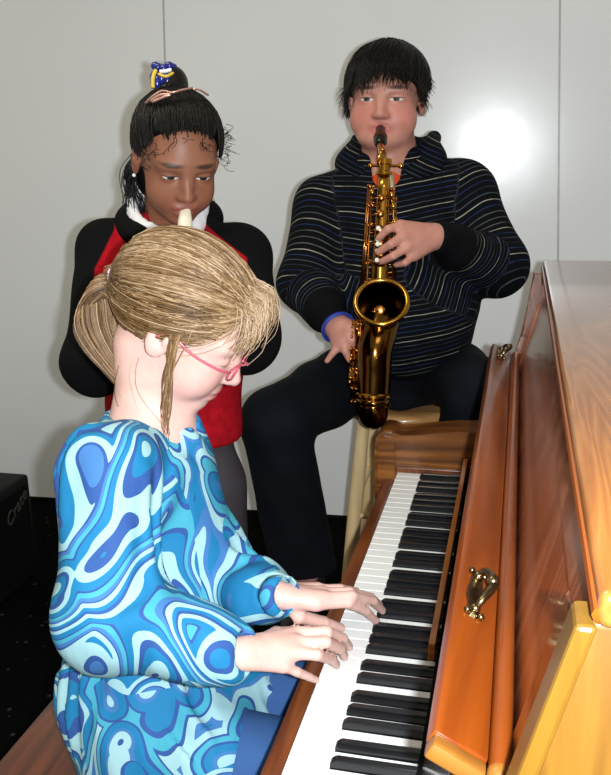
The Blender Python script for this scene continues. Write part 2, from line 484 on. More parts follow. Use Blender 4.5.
# brass handles on the lip
HS = 1.12
def handle(yc):
    bm = BM()
    def on(u, v, w): # u across lip (0..1 of width), v along y, w above
        p = A+d*(.0187+(u-.0185)*HS)+nn*(w*HS); return Vector((p.x, yc+v*HS, p.z))
    # scrolled backing plate
    outl = []
    for k in range(40):
        t = 2*PI*k/40; rr = 1+.16*math.cos(4*t)+.08*math.cos(8*t)
        outl.append((.0185+.0085*math.cos(t)*rr*(.75+.35*abs(math.sin(t))), .037*math.sin(t)*(1+.04*math.cos(6*t))))
    lo_ = [bm.verts.new(on(u, v, .0002)) for u, v in outl]; hi_ = [bm.verts.new(on(.0185+(u-.0185)*.9, v*.95, .0026)) for u, v in outl]
    bm.faces.new(lo_[::-1]); bm.faces.new(hi_)
    for k in range(40): bm.faces.new((lo_[k], lo_[(k+1) % 40], hi_[(k+1) % 40], hi_[k]))
    pl = obj('handle', bm, M['brass_old'], piano, auto=50)
    bm = BM()
    tube(bm, bez([on(.0185, .026, .003), on(.020, .024, .012), on(.024, .012, .017), on(.026, 0, .018), on(.024, -.012, .017), on(.020, -.024, .012), on(.0185, -.026, .003)], 5),
         [.0026+.0016*math.sin(PI*k/30) for k in range(31)], 8)
    obj('bail', bm, M['brass_old'], pl, smooth=True)
    for q, r in ((on(.0185, -.027, .004), .005), (on(.0185, .027, .004), .005), (on(.0245, 0, .019), .0062)):
        bm = BM(); ball(bm, q, r, 10); obj('knob', bm, M['brass_old'], pl, smooth=True)
    for v in (-.033, .033):
        for s in (-1, 1): bm = BM(); ball(bm, on(.0185+s*.006, v, .003), .0032, 8); obj('pin', bm, M['brass_old'], pl, smooth=True)
handle(-1.000); handle(-.030)
# upper front panel (leaning back), frame and inset
def slope(z): return .2365+(z-.975)*(.283-.2365)/(1.150-.975)
P0, P1 = .962, 1.150
def slab(name, z0, z1, ya, yb, out, th, mat, bev=.002, parent=piano):
    bm = BM()
    q = [(slope(z0)-out, z0), (slope(z1)-out, z1), (slope(z1)-out+th, z1), (slope(z0)-out+th, z0)]
    prism(bm, q, 'y', ya, yb, bev); return obj(name, bm, mat, parent)
fr = slab('upper_panel', P0, P1, -1.255, .055, -.008, .02, M['mahog'])
slab('panel_inset', P0+.001, P1-.046, -1.165, -.03, -.0055, .004, M['mahog'], .001, fr)
slab('top_rail', P1-.045, P1-.001, -1.2545, .0545, -.002, .010, M['mahog'], .003, fr)
slab('end_stile', P0+.002, P1-.045, -1.2545, -1.168, -.002, .010, M['mahog'], .003, fr)
slab('end_stile', P0+.002, P1-.045, -.028, .0545, -.002, .010, M['mahog'], .003, fr)
# side panels
def side(ya, yb, mat):
    prof = [(.30, .0), (.62, .0), (.62, 1.146), (.277, 1.146), (slope(.99)-.006, .99), (slope(.90)+.004, .90), (.20, .846), (.20, .60), (.30, .58)]
    bm = BM(); prism(bm, prof, 'y', ya, yb, .004, 2); return obj('side_panel', bm, mat, piano, auto=40)
side(-1.284, -1.258, M['oak_side']); slab('edge_band', .86, 1.145, -1.2875, -1.2565, .012, .012, M['edge'], .003); side(.056, .086, M['rail'])
bm = BM(); prism(bm, [(slope(1.02)-.006, 1.02), (slope(1.02)+.004, 1.02), (slope(1.12)+.004, 1.12), (.283, 1.148), (.262, 1.148), (.262, 1.12)], 'y', .052, .090, .003)
obj('bracket', bm, M['rail'], piano)
# lid
bm = BM(); box(bm, (.280, -1.292, 1.146), (.640, .098, 1.168), .006, seg=3); obj('lid', bm, M['oak_lid'], piano, auto=40)
bm = BM(); tube(bm, [(.2815, -1.289, 1.1535), (.2815, .096, 1.1535)], .0045, 8); obj('lid_edge_bead', bm, M['oak_side' if False else 'oak'], piano, auto=40)
# lower part
bm = BM(); box(bm, (.245, -1.255, .06), (.265, .055, .60), .004); obj('lower_panel', bm, M['oak'], piano)
bm = BM(); box(bm, (.595, -1.255, .02), (.615, .055, 1.14), .004); obj('back_panel', bm, M['rail'], piano)
bm = BM(); box(bm, (.22, -1.286, 0), (.60, .086, .06), .006); obj('bottom_board', bm, M['oak'], piano)
for y in (-1.265, .04):
    bm = BM(); lathe(bm, [(0, 0), (.022, 0), (.024, .03), (.016, .05), (.022, .12), (.028, .3), (.024, .46), (.018, .50), (.028, .53), (.028, .587), (0, .587)], (.02, y, 0), n=20)
    box(bm, (-.01, y-.02, 0), (.24, y+.02, .04), .006)
    obj('leg', bm, M['oak'], piano, auto=40)
for y in (-.74, -.67, -.60):
    bm = BM(); tube(bm, [(.27, y, .05), (.2, y, .055), (.14, y, .05)], [.008, .010, .014], 10, flat=(1, .5)); obj('pedal', bm, M['brass_old'], piano, smooth=True)

# ---------------------------------------------------------------- bench
M['bench'] = wood('brown_bench_wood', (58, 24, 8), (88, 40, 14), (112, 56, 22), 'y', .3, .3)
bench = empty('piano_bench', (-.33, -.78, 0), 'brown wooden piano bench under the girl in the blue top', 'bench')
bm = BM(); box(bm, (-.522, -1.13, .464), (-.165, -.36, .490), .005); obj('seat', bm, M['bench'], bench, auto=40)
bm = BM(); box(bm, (-.495, -1.10, .40), (-.192, -.39, .4635), .003); obj('apron', bm, M['bench'], bench)
for x in (-.485, -.207):
    for y in (-1.085, -.405):
        bm = BM(); tube(bm, [(x, y, .3995), (x, y, .0)], [.022, .015], 4); obj('leg', bm, M['bench'], bench)

# ---------------------------------------------------------------- stool
M['birch'] = wood('pale_birch', (206, 172, 122), (226, 196, 146), (236, 210, 162), 'z', .35, .25, .7)
M['birch_seat'] = wood('pale_seat_wood', (160, 112, 64), (182, 134, 82), (198, 152, 100), 'x', .3, .3, .6)
SX, SY = -.055, .535
stool = empty('wooden_stool', (SX, SY, 0), 'tall pale wooden stool the saxophone player sits on', 'stool')
ST = .735
bm = BM(); lathe(bm, [(0, ST-.034), (.140, ST-.034), (.158, ST-.028), (.165, ST-.016), (.162, ST-.006), (.150, ST), (.10, ST-.003), (0, ST-.005)], (SX, SY, 0), n=48)
obj('seat', bm, M['birch_seat'], stool, auto=50)
legs = []
for sx in (-1, 1):
    for sy in (-1, 1):
        t = Vector((SX+sx*.095, SY+sy*.095, ST-.030)); b = Vector((SX+sx*.155, SY+sy*.155, 0))
        legs.append((t, b)); bm = BM()
        tube(bm, [t, t.lerp(b, .3), t.lerp(b, .7), b], [.0170, .0195, .0190, .0150], 14); obj('leg', bm, M['birch'], stool, auto=50)
for (a, b, t) in ((0, 1, .30), (0, 1, .52), (2, 3, .30), (2, 3, .52), (0, 2, .38), (0, 2, .62), (1, 3, .38), (1, 3, .62)):
    bm = BM(); p = legs[a][0].lerp(legs[a][1], t); q = legs[b][0].lerp(legs[b][1], t)
    tube(bm, [p, p.lerp(q, .5), q], [.008, .0105, .008], 10); obj('rung', bm, M['birch'], stool, auto=50)

# ---------------------------------------------------------------- amplifier at the left
M['tolex'] = plain('black_vinyl', (12, 12, 17), .6, spec=.2, scale=300., bump=.3)
M['grille'] = plain('black_grille_cloth', (8, 8, 9), .9, spec=.1, scale=400., bump=.3)
M['logo'] = plain('dull_grey_logo', (74, 74, 66), .4, .3)
AX, AY, AZ = -1.336, .70, .372
amp = empty('guitar_amplifier', (AX-.22, AY-.2, 0), 'black guitar amplifier on the dark carpet at the left edge', 'amplifier')
bm = BM(); box(bm, (AX-.45, AY-.26, .012), (AX, AY, AZ), .012, seg=3); cab = obj('cabinet', bm, M['tolex'], amp, auto=40)
bm = BM(); box(bm, (AX-.001, AY-.235, .05), (AX+.004, AY-.025, AZ-.03), .002); gr = obj('grille', bm, M['grille'], amp)
for dx in (-.41, -.04):
    for dy in (-.23, -.03):
        bm = BM(); lathe(bm, [(0, 0), (.016, 0), (.014, .013), (0, .013)], (AX+dx, AY+dy, 0), n=16); obj('foot', bm, M['black_rubber'], amp)
bm = BM(); tube(bm, bez([(AX-.30, AY-.13, AZ-.002), (AX-.29, AY-.13, AZ+.006), (AX-.16, AY-.13, AZ+.006), (AX-.15, AY-.13, AZ-.002)], 4), .006, 8, flat=(1.6, .6)); obj('carry_handle', bm, M['tolex'], amp)
def text_mesh(name, body, size, M4, mat, parent, shear=0., ext=.001):
    cu = bpy.data.curves.new(name, 'FONT'); cu.body = body; cu.size = size; cu.extrude = ext; cu.shear = shear
    cu.align_x = 'CENTER'; cu.align_y = 'CENTER'
    to = bpy.data.objects.new('tmp_text', cu); COL.objects.link(to)
    dg = bpy.context.evaluated_depsgraph_get(); me = bpy.data.meshes.new_from_object(to.evaluated_get(dg))
    bpy.data.objects.remove(to); me.transform(M4); me.materials.clear()
    return link_mesh(name, me, mat, parent, smooth=False)
ly, lz = AY-.10, AZ-.085
text_mesh('logo', 'Crate', .060, Matrix.Translation((AX+.005, ly, lz)) @ Matrix.Rotation(math.radians(28), 4, 'X') @ Matrix(((0,0,1,0),(1,0,0,0),(0,1,0,0),(0,0,0,1))), M['logo'], gr, .35)
# ---------------------------------------------------------------- helpers for figures
_C = np.array(CAM); _f = np.array(fw); _r = np.array(rt); _u = np.array(up)
def at(U, Vv, d=None, y=None, z=None, x=None):
    """a point seen along a sight line, at its own real depth / plane"""
    q = _f+_r*(U-305.5)/Fpx+_u*(387.5-Vv)/Fpx
    if d is not None: return _C+q*d
    i, v = (0, x) if x is not None else (1, y) if y is not None else (2, z)
    return _C+q*(v-_C[i])/q[i]
class Head:
    def __init__(s, O, fwd, upv, scale, left_hint=None):
        s.O = np.asarray(O, float); z = nrm(upv); x = nrm(np.asarray(fwd)-z*(np.asarray(fwd)@z)); y = np.cross(z, x)
        s.R = np.stack([x, y, z], 1); s.k = scale
    def w(s, *p): return s.O+s.R@(np.array(p, float)*s.k)
    def loc(s, P): return ((P-s.O)@s.R)/s.k
def add_head(S, H, wide=1., chub=0., mouth_open=0., lids=0.):
    k = H.k; R = H.R
    def el(c, r, kk=.02, op='u'): S.ell(H.w(c[0], c[1]*wide, c[2]), np.array((r[0], r[1]*wide, r[2]))*k, kk*k, op, R)
    el((-.012, 0, .028), (.092, .073, .077))
    el((.030, 0, -.022), (.060, .061, .070), .03)
    el((.034, 0, -.066), (.044, .046+.008*chub, .036), .03)
    el((.066, 0, -.090), (.020, .022, .015), .02)
    for s in (-1, 1):
        el((.050, s*.034, -.045), (.030, .026+.006*chub, .030+.006*chub), .02)
        el((.068, s*.026, .016), (.016, .026, .010), .02)
    for s in (-1, 1): el((.0905, s*.0300, -.004), (.0130, .0175, .0095), .010, 's')
    for s in (-1, 1): el((.0695, s*.0300, -.005), (.0150, .0165, .0130), .004)
    S.cap(H.w(.080, 0, .004), H.w(.100, 0, -.034), .0072*k, .0095*k, .012*k)
    for s in (-1, 1): el((.092, s*.0105, -.0375), (.010, .0075, .0070), .006)
    el((.101, 0, -.036), (.009, .009, .008), .006)
    for s in (-1, 1): el((.0985, s*.0055, -.0455), (.004, .003, .003), .003, 's')
    el((.0855, 0, -.0600), (.0090, .0225, .0062), .008)
    el((.0835, 0, -.0725), (.0090, .0185, .0065), .008)
    el((.095, 0, -.0662), (.008, .021, .0012+.006*mouth_open), .003, 's')
    for s in (-1, 1):
        el((-.010, s*.0745, -.010), (.019, .008, .031), .006)
        el((-.006, s*.0825, -.004), (.011, .006, .019), .003, 's'); el((-.002, s*.081, -.008), (.004, .003, .008), .003)
        el((.003, s*.0755, -.012), (.006, .005, .008), .004)
def add_hand(S, wrist, mcps, fingers, thumb, r=.0075, pw=.011, k=.006, forearm=None):
    """palm from wrist to the four knuckles, each finger its own chain [pip, dip?, tip], thumb chain"""
    wrist = np.asarray(wrist)
    for i, (m, fs) in enumerate(zip(mcps, fingers)):
        m = np.asarray(m); t = (i-1.5)
        wpt = wrist+(m-np.mean(mcps, 0))*.45
        S.cap(wpt, m, pw*1.05, pw*.86, .012)
        pts = [m]+[np.asarray(q) for q in fs]
        sc = (1., 1.04, .98, .86)[i]
        rr = np.linspace(r*1.1, r*.78, len(pts))*sc
        for j in range(len(pts)-1): S.cap(pts[j], pts[j+1], rr[j], rr[j+1], k if j == 0 else .002)
    pts = [wrist*.55+np.mean(mcps, 0)*.0+np.asarray(thumb[0])*.45]+[np.asarray(q) for q in thumb]
    rr = np.linspace(r*1.5, r*.95, len(pts))
    for j in range(len(pts)-1): S.cap(pts[j], pts[j+1], rr[j], rr[j+1], .010 if j == 0 else .003)
def mid_bend(a, b, out, f=.5, amt=.006):
    return np.asarray(a)*(1-f)+np.asarray(b)*f+np.asarray(out)*amt

class Strands:
    def __init__(s, n=4): s.V = []; s.F = []; s.A = []; s.n = n; s.c = 0
    def add(s, pts, r0, r1, rnd=None):
        pts = np.asarray(pts, float); m = len(pts); n = s.n
        d = np.gradient(pts, axis=0); d /= np.linalg.norm(d, axis=1)[:, None]+1e-12
        ref = np.array([.3, .5, .8]); x = np.cross(d, ref); x /= np.linalg.norm(x, axis=1)[:, None]+1e-9; y = np.cross(d, x)
        a = np.arange(n)*2*PI/n
        tt = np.linspace(0, 1, m); rr = r0+(r1-r0)*tt
        ring = pts[:, None]+rr[:, None, None]*(x[:, None]*np.cos(a)[None, :, None]+y[:, None]*np.sin(a)[None, :, None])
        s.V.append(ring.reshape(-1, 3)); s.A.append(np.full(m*n, random.random() if rnd is None else rnd))
        i, j = np.meshgrid(np.arange(m-1), np.arange(n), indexing='ij'); j2 = (j+1) % n
        f = np.stack([i*n+j, i*n+j2, (i+1)*n+j2, (i+1)*n+j], -1).reshape(-1, 4)+s.c
        s.F.append(f); s.c += m*n
    def build(s, name, mat, parent):
        P = np.concatenate(s.V); q = np.concatenate(s.F); A = np.concatenate(s.A)
        me = bpy.data.meshes.new(name)
        me.vertices.add(len(P)); me.vertices.foreach_set('co', P.astype(np.float32).ravel())
        me.loops.add(len(q)*4); me.loops.foreach_set('vertex_index', q.astype(np.int32).ravel())
        me.polygons.add(len(q)); me.polygons.foreach_set('loop_start', np.arange(0, len(q)*4, 4, dtype=np.int32))
        me.update(calc_edges=True)
        t = me.attributes.new('rnd', 'FLOAT', 'POINT'); t.data.foreach_set('value', A.astype(np.float32))
        return link_mesh(name, me, mat, parent)
def scalp_arc(a, b, cen, rad, lift=0., n=12, jit=0., bow=None):
    """path over an ellipsoid (local coordinates) from direction a to direction b"""
    a = (np.asarray(a)-cen)/rad; b = (np.asarray(b)-cen)/rad
    la, lb = np.linalg.norm(a), np.linalg.norm(b); a = a/la; b = b/lb
    w = math.acos(max(-1, min(1, float(a@b)))) or 1e-3
    t = np.linspace(0, 1, n)[:, None]
    p = (np.sin((1-t)*w)*a+np.sin(t*w)*b)/math.sin(w)
    if bow is not None: p = p+np.sin(t*PI)*np.asarray(bow); p = p/np.linalg.norm(p, axis=1)[:, None]
    l = la+(lb-la)*t
    return cen+p*rad*(np.minimum(l, 1.0+0*l)*0+1+lift+jit*np.sin(t*PI))
def hair_mat(name, cols, rough=.35, spec=.4):
    m = NT(name); a = m.n('Attribute', attribute_name='rnd')
    n1 = m.n('TexNoise', {'Vector': m.coords((60, 60, 60)), 'Scale': 1., 'Detail': 3.})
    f = m.math('ADD', m.math('MULTIPLY', a.outputs['Fac'], .8), m.math('MULTIPLY', n1.outputs[0], .25))
    n = len(cols); m.set(Base_Color=m.ramp(f, [(.08+.84*i/(n-1), lin(c)) for i, c in enumerate(cols)]), Roughness=rough)
    m.b.inputs['Specular IOR Level'].default_value = spec
    return m.m
def skin_mat(name, base, lips, cheek, brow, iris=(50, 32, 24), eye_open=1., wide=1., sub=.08, browz=.020):
    """skin with lips, brows and eyes placed by head coordinates stored on the mesh"""
    m = NT(name); at_ = m.n('Attribute', attribute_name='head'); sx = m.n('SeparateXYZ'); m.link(at_.outputs['Vector'], sx.inputs[0])
    X, Yy, Z = sx.outputs; AY_ = m.math('ABSOLUTE', Yy)
    def ellm(y0, z0, ry, rz, soft=.25, ysrc=AY_, xmin=.04):
        a = m.math('DIVIDE', m.math('SUBTRACT', ysrc, y0), ry); b = m.math('DIVIDE', m.math('SUBTRACT', Z, z0), rz)
        d = m.math('SQRT', m.math('ADD', m.math('MULTIPLY', a, a), m.math('MULTIPLY', b, b)))
        v = m.n('MapRange', {'Value': d, 'From Min': 1-soft, 'From Max': 1+soft, 'To Min': 1., 'To Max': 0.})
        return m.math('MULTIPLY', v.outputs[0], m.math('GREATER_THAN', X, xmin))
    nz = m.n('TexNoise', {'Vector': m.coords(), 'Scale': 40., 'Detail': 3.})
    c = lin(base); lo = tuple(v*.92 for v in c[:3])+(1,); hi = tuple(min(1, v*1.06) for v in c[:3])+(1,)
    col = m.ramp(nz.outputs[0], [(.35, lo), (.65, hi)])
    ck = m.math('MULTIPLY', ellm(.040*wide, -.040, .028, .026, .9), .55); col = m.mix(ck, col, lin(cheek))
    lp = m.math('MULTIPLY', ellm(0., -.0655, .024*wide, .0125, .25, Yy, .07), .8); col = m.mix(lp, col, lin(lips))
    bslope = m.math('SUBTRACT', Z, m.math('MULTIPLY', AY_, .0))
    col = m.mix(m.math('MULTIPLY', ellm(.031*wide, browz, .019, .0042, .35), .8), col, lin(brow))
    if eye_open > 0:
        op = ellm(.030*wide, -.004, .0135, .0066*eye_open, .12)
        col = m.mix(op, col, lin((206, 200, 196)))
        ir = m.math('MULTIPLY', op, ellm(.030*wide, -.0045, .0066, .0070, .12)); col = m.mix(ir, col, lin(iris))
        pu = m.math('MULTIPLY', op, ellm(.030*wide, -.0045, .0030, .0030, .2)); col = m.mix(pu, col, (.003, .003, .003, 1))
    lash = m.math('MULTIPLY', ellm(.030*wide, -.004-.0008+(.0058*eye_open if eye_open else -.0065), .0150, .0016, .35), .85 if eye_open else .7)
    col = m.mix(lash, col, lin(brow))
    m.set(Base_Color=col, Roughness=.48)
    m.b.inputs['Specular IOR Level'].default_value = .35
    m.b.inputs['Subsurface Weight'].default_value = sub; m.b.inputs['Subsurface Radius'].default_value = (.010, .004, .002); m.b.inputs['Subsurface Scale'].default_value = 1.
    return m.m
def head_attr(H): return {'head': lambda P: H.loc(P)}
def cloth_mat(name, rgb, rough=.85, var=.15, scale=14., fine=700., bump=.35, spec=.15):
    m = NT(name); c = lin(rgb)
    n1 = m.n('TexNoise', {'Vector': m.coords(), 'Scale': scale, 'Detail': 4.})
    n2 = m.n('TexNoise', {'Vector': m.coords(), 'Scale': fine, 'Detail': 1.})
    f = m.math('ADD', m.math('MULTIPLY', n1.outputs[0], .7), m.math('MULTIPLY', n2.outputs[0], .3))
    m.set(Base_Color=m.ramp(f, [(.3, tuple(x*(1-var) for x in c[:3])+(1,)), (.7, tuple(x*(1+var) for x in c[:3])+(1,))]), Roughness=rough)
    m.b.inputs['Specular IOR Level'].default_value = spec
    m.b.inputs['Sheen Weight'].default_value = .0
    m.bump(f, bump, .004)
    return m.m
# ================================================================ girl at the piano
y0 = -.64
gp = empty('person', (-.28, -.66, 0), 'fair-haired child with a ponytail in a swirly blue top, playing the piano', 'person')
HG = Head(at(185, 321, y=-.640), (.83, .13, -.56), (.56, .0, .83), .970)
M['skin_pale'] = skin_mat('pale_skin', (214, 172, 160), (204, 122, 118), (218, 156, 146), (150, 118, 84), eye_open=0., sub=.1)
def smooth_path(pts, n=6): return np.array([list(v) for v in bez([Vector(p) for p in pts], n)])
neck_b = at(152, 428, y=-.645)
Rs, Re, Rw = at(119, 472, y=-.765), at(114, 630, y=-.850), at(240, 652, z=.812)
Ls, Le, Lw = at(172, 450, y=-.515), at(204, 588, y=-.555), at(274, 594, z=.820)
hipc = V(-.305, -.64, .568)
# right hand (nearer) and left hand
rm = [at(298, 634, z=.798), at(297, 643, z=.800), at(292, 653, z=.797), at(282, 665, z=.788)]
rf = [[at(327, 631.5, z=.800), at(343, 638, z=.772), at(349.5, 647, z=.7385)], [at(326, 642, z=.800), at(341, 649, z=.768), at(344.5, 657, z=.7385)],
      [at(317, 655, z=.793), at(332, 660, z=.764), at(337, 665, z=.738)], [at(297, 672, z=.772), at(309, 677, z=.752), at(316, 680, z=.7375)]]
rth = [at(276, 634, z=.785), at(306, 632, z=.760), at(330, 641, z=.739)]
lm = [at(316, 604, z=.812), at(321, 598, z=.815), at(321, 593, z=.812), at(317, 589, z=.804)]
lf = [[at(348, 603, z=.806), at(366, 611, z=.775), at(377, 622, z=.7385)], [at(352, 596, z=.812), at(373, 601, z=.780), at(383, 611, z=.7385)],
      [at(350, 592, z=.806), at(371, 597, z=.775), at(380, 605, z=.738)], [at(340, 588, z=.796), at(356, 591, z=.770), at(366, 598, z=.738)]]
lth = [at(299, 616, z=.792), at(323, 622, z=.765), at(341, 628, z=.739)]
S = Solid()
add_head(S, HG)
S.cap(HG.w(-.030, 0, -.060), neck_b, .046, .048, .03)
S.cap(neck_b, hipc*.3+neck_b*.7, .05, .075, .04)
S.cap(V(-.28, -.64, .93), hipc, .082, .10, .04, flat=(1, 0, 0), fs=.8)
for a, b in ((Rs, neck_b), (Ls, neck_b)): S.cap(a, b-V(0, 0, .03), .036, .045, .04)
for s_, e_, w_ in ((Rs, Re, Rw), (Ls, Le, Lw)):
    S.cap(s_, e_, .036, .028, .02); S.cap(e_, w_, .028, .0168, .015)
add_hand(S, Rw+(np.mean(rm, 0)-Rw)*.12, rm, rf, rth, r=.0074, pw=.0115)
add_hand(S, Lw+(np.mean(lm, 0)-Lw)*.12, lm, lf, lth, r=.0072, pw=.0112)
for yy, kx in ((-.725, .055), (-.575, .055)):
    kn = V(kx, yy, .553); S.cap(hipc+V(0, (yy+.64)*.9, 0), kn, .066, .050, .03); S.cap(kn, V(kx-.02, yy, .12), .046, .034, .01)
    S.cap(V(kx-.03, yy, .045), V(kx+.10, yy, .035), .035, .030, .01)
solid_obj('body', S, (-.46, -1.0, -.01), (.22, -.38, 1.34), .0032, M['skin_pale'], gp, attrs=head_attr(HG), smooth_it=1)

# swirl print
m = NT('swirly_blue_print')
v = m.coords((1, 1, 1))
w1 = m.n('TexNoise', {'Vector': v, 'Scale': 5.5, 'Detail': 1.0, 'Roughness': .3})
sub = m.n('VectorMath', operation='SUBTRACT'); m.link(w1.outputs['Color'], sub.inputs[0]); sub.inputs[1].default_value = (.5, .5, .5)
scl = m.n('VectorMath', operation='SCALE'); m.link(sub.outputs[0], scl.inputs[0]); scl.inputs['Scale'].default_value = .30
wv = m.n('VectorMath', operation='ADD'); m.link(v, wv.inputs[0]); m.link(scl.outputs[0], wv.inputs[1])
vo = m.n('TexVoronoi', {'Vector': wv.outputs[0], 'Scale': 8.5, 'Smoothness': .12}, feature='SMOOTH_F1')
n3 = m.n('TexNoise', {'Vector': wv.outputs[0], 'Scale': 4.5, 'Detail': .3})
val = m.math('FRACT', m.math('ADD', m.math('MULTIPLY', vo.outputs['Distance'], 1.7), m.math('MULTIPLY', n3.outputs[0], 3.6)))
cA, cB, cC, cD, cE = (44, 78, 138), (26, 112, 158), (64, 152, 174), (148, 188, 194), (62, 110, 166)
col = m.ramp(val, [(0, lin(cA)), (.10, lin(cD)), (.24, lin(cB)), (.42, lin(cA)), (.47, lin(cC)), (.60, lin(cE)), (.70, lin(cA)), (.745, lin(cD)), (.88, lin(cB))], 'CONSTANT')
# a second layer of curls in some patches
vo2 = m.n('TexVoronoi', {'Vector': wv.outputs[0], 'Scale': 9.}, feature='F1')
v2 = m.math('FRACT', m.math('MULTIPLY', vo2.outputs['Distance'], 2.2))
col2 = m.ramp(v2, [(0, lin(cC)), (.2, lin(cA)), (.28, lin(cD)), (.5, lin(cE)), (.62, lin(cB)), (.9, lin(cA))], 'CONSTANT')
n4 = m.n('TexNoise', {'Vector': wv.outputs[0], 'Scale': 5.5, 'Detail': 0.})
col = m.mix(m.math('GREATER_THAN', n4.outputs[0], .56), col, col2)
m.set(Base_Color=col, Roughness=.75); m.b.inputs['Specular IOR Level'].default_value = .25
fold = m.n('TexNoise', {'Vector': m.coords((14, 14, 6)), 'Scale': 1., 'Detail': 3.}); m.bump(fold.outputs[0], .5, .012)
M['print'] = m.m
def folds(P):
    x, y, z = P[:, 0], P[:, 1], P[:, 2]
    w = np.sin(52*z+30*x+10*np.sin(20*y)+6*np.sin(17*x)); v = np.sin(34*x-18*z+16*y)
    return .0042*(np.abs(w)**.6*np.sign(w))*np.clip(v+.3, 0, 1.3)+.0014*np.sin(90*x+40*z+30*y)
T = Solid()
chest = V(-.270, -.645, .905)
T.cap(V(-.272, -.645, .965), V(-.285, -.645, .80), .088, .100, .03, flat=(1, 0, 0), fs=.95)
T.cap(V(-.285, -.645, .80), V(-.295, -.645, .60), .103, .134, .03)
T.cap(V(-.295, -.645, .60), V(-.265, -.66, .535), .134, .146, .03)
T.cap(V(-.25, -.60, .57), V(-.175, -.60, .58), .085, .075, .04)
T.cap(V(-.25, -.72, .57), V(-.175, -.735, .565), .090, .080, .04)
T.cap(V(-.24, -.645, .93), V(-.215, -.63, .80), .062, .085, .04)
T.cap(neck_b+V(-.005, 0, -.018), V(-.275, -.645, .95), .056, .085, .04)
for s_ in (Rs, Ls): T.cap(s_+V(-.008, 0, .004), neck_b+V(-.005, 0, -.045), .052, .06, .04)
T.cap(Rs+V(-.015, 0, 0), Re+V(-.01, .012, .012), .060, .066, .03); T.cap(Re+V(-.01, .012, .012), Rw+(Re-Rw)*.22, .064, .047, .03); T.cap(Rw+(Re-Rw)*.22, Rw+(Re-Rw)*.06, .046, .030, .01)
T.cap(Ls, Le, .056, .058, .03); T.cap(Le, Lw+(Le-Lw)*.16, .058, .044, .03); T.cap(Lw+(Le-Lw)*.16, Lw-(Le-Lw)*.05, .043, .031, .01)
T.plane(V(-.3, -.64, .492), (0, 0, -1), .01)
nk = nrm(V(.30, 0, .95)); T.ell(neck_b+V(.008, 0, .036), (.066, .064, .050), .008, 's', rot_from(z=nk, y=V(0, 1, 0)))
for w_, e_ in ((Rw, Re), (Lw, Le)): T.cap(w_-(e_-w_)*.3, w_+(e_-w_)*.06, .0215, .0225, .003, 's')
T.warp = folds
solid_obj('blouse', T, (-.50, -1.0, .49), (.02, -.36, 1.10), .005, M['print'], gp)
M['jeans_blue'] = cloth_mat('blue_denim', (52, 84, 132), bump=.3)
J = Solid()
for yy, kx in ((-.728, .05), (-.575, .05)):
    kn = V(kx, yy, .553); J.cap(hipc+V(0, (yy+.64)*.9, -.005), kn, .073, .060, .03); J.cap(kn, V(kx-.02, yy, .10), .058, .050, .01)
J.plane(V(0, 0, .095), (0, 0, -1), .004); J.plane(V(0, 0, .4745), (0, 0, -1), .004, 's') if False else None
solid_obj('jeans', J, (-.42, -.84, .05), (.16, -.45, .66), .006, M['jeans_blue'], gp)
# ---- hair
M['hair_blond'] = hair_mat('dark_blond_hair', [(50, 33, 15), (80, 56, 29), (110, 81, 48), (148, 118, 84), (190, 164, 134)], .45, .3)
hc = np.array((-.014, 0, .030)); hr = np.array((.1035, .0835, .0865))
tie = HG.loc(at(119, 282, y=-.640)[None])[0]
U = Solid(); k = HG.k
U.ell(HG.w(*hc), (hr-.003)*k, .01, 'u', HG.R)
U.plane(HG.w(.052, 0, .055), HG.R@V(.80, 0, -.60), .02)
U.ell(HG.w(.055, 0, -.055), V(.088, .10, .078)*k, .012, 's', HG.R)
for s in (-1, 1): U.ell(HG.w(-.006, s*.083, -.018), V(.025, .022, .036)*k, .01, 's', HG.R)
U.cap(HG.w(-.088, 0, .020), HG.w(*tie), .035, .017, .03)
hb = solid_obj('hair', U, HG.O-.16, HG.O+.16, .004, M['hair_blond'], gp, attrs={'rnd': lambda P: .45+.18*np.sin(300*HG.loc(P)[:, 1]+60*HG.loc(P)[:, 2])})
G = Strands()
rng = np.random.RandomState(3)
for i in range(5200):
    t = rng.rand()
    ang = rng.uniform(-1, 1)*PI*.92        # round the hairline: 0 = middle of the forehead, +-pi = nape
    a_ = abs(ang)
    if a_ < .75: st = np.array((.078-.02*a_, math.sin(ang)*.066, .088-.030*a_))
    elif a_ < 1.5: st = np.array((.060-(a_-.75)*.07, math.copysign(.072, ang), .045-(a_-.75)*.045))
    else: st = np.array((-.030-(a_-1.5)*.035, math.copysign(.070-(a_-1.5)*.032, ang), .000-(a_-1.5)*.035))
    st = st+rng.normal(0, .006, 3)
    if rng.rand() < .35: st = st*(1-.4*rng.rand())+np.array((-.02, 0, .06))*.4
    te = tie+rng.normal(0, .008, 3)
    p = scalp_arc(st, te, hc, hr, lift=.004+.025*abs(rng.normal()), n=12, jit=.015*rng.rand(), bow=(0, 0, .10*rng.rand()))
    p[-3:] = p[-3:]*np.array((.75, .45, .0))[:, None]+te*np.array((.25, .55, 1.))[:, None]
    G.add([HG.w(*q) for q in p], .0007, .0005, min(1, max(0, .33+.19*rng.normal()+.50*max(0, st[0]-.015)/.06)))  # strands rooted near the forehead paler: flash highlight put into their colour
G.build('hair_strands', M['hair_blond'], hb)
F = Strands()                                                       # fringe and loose wisps
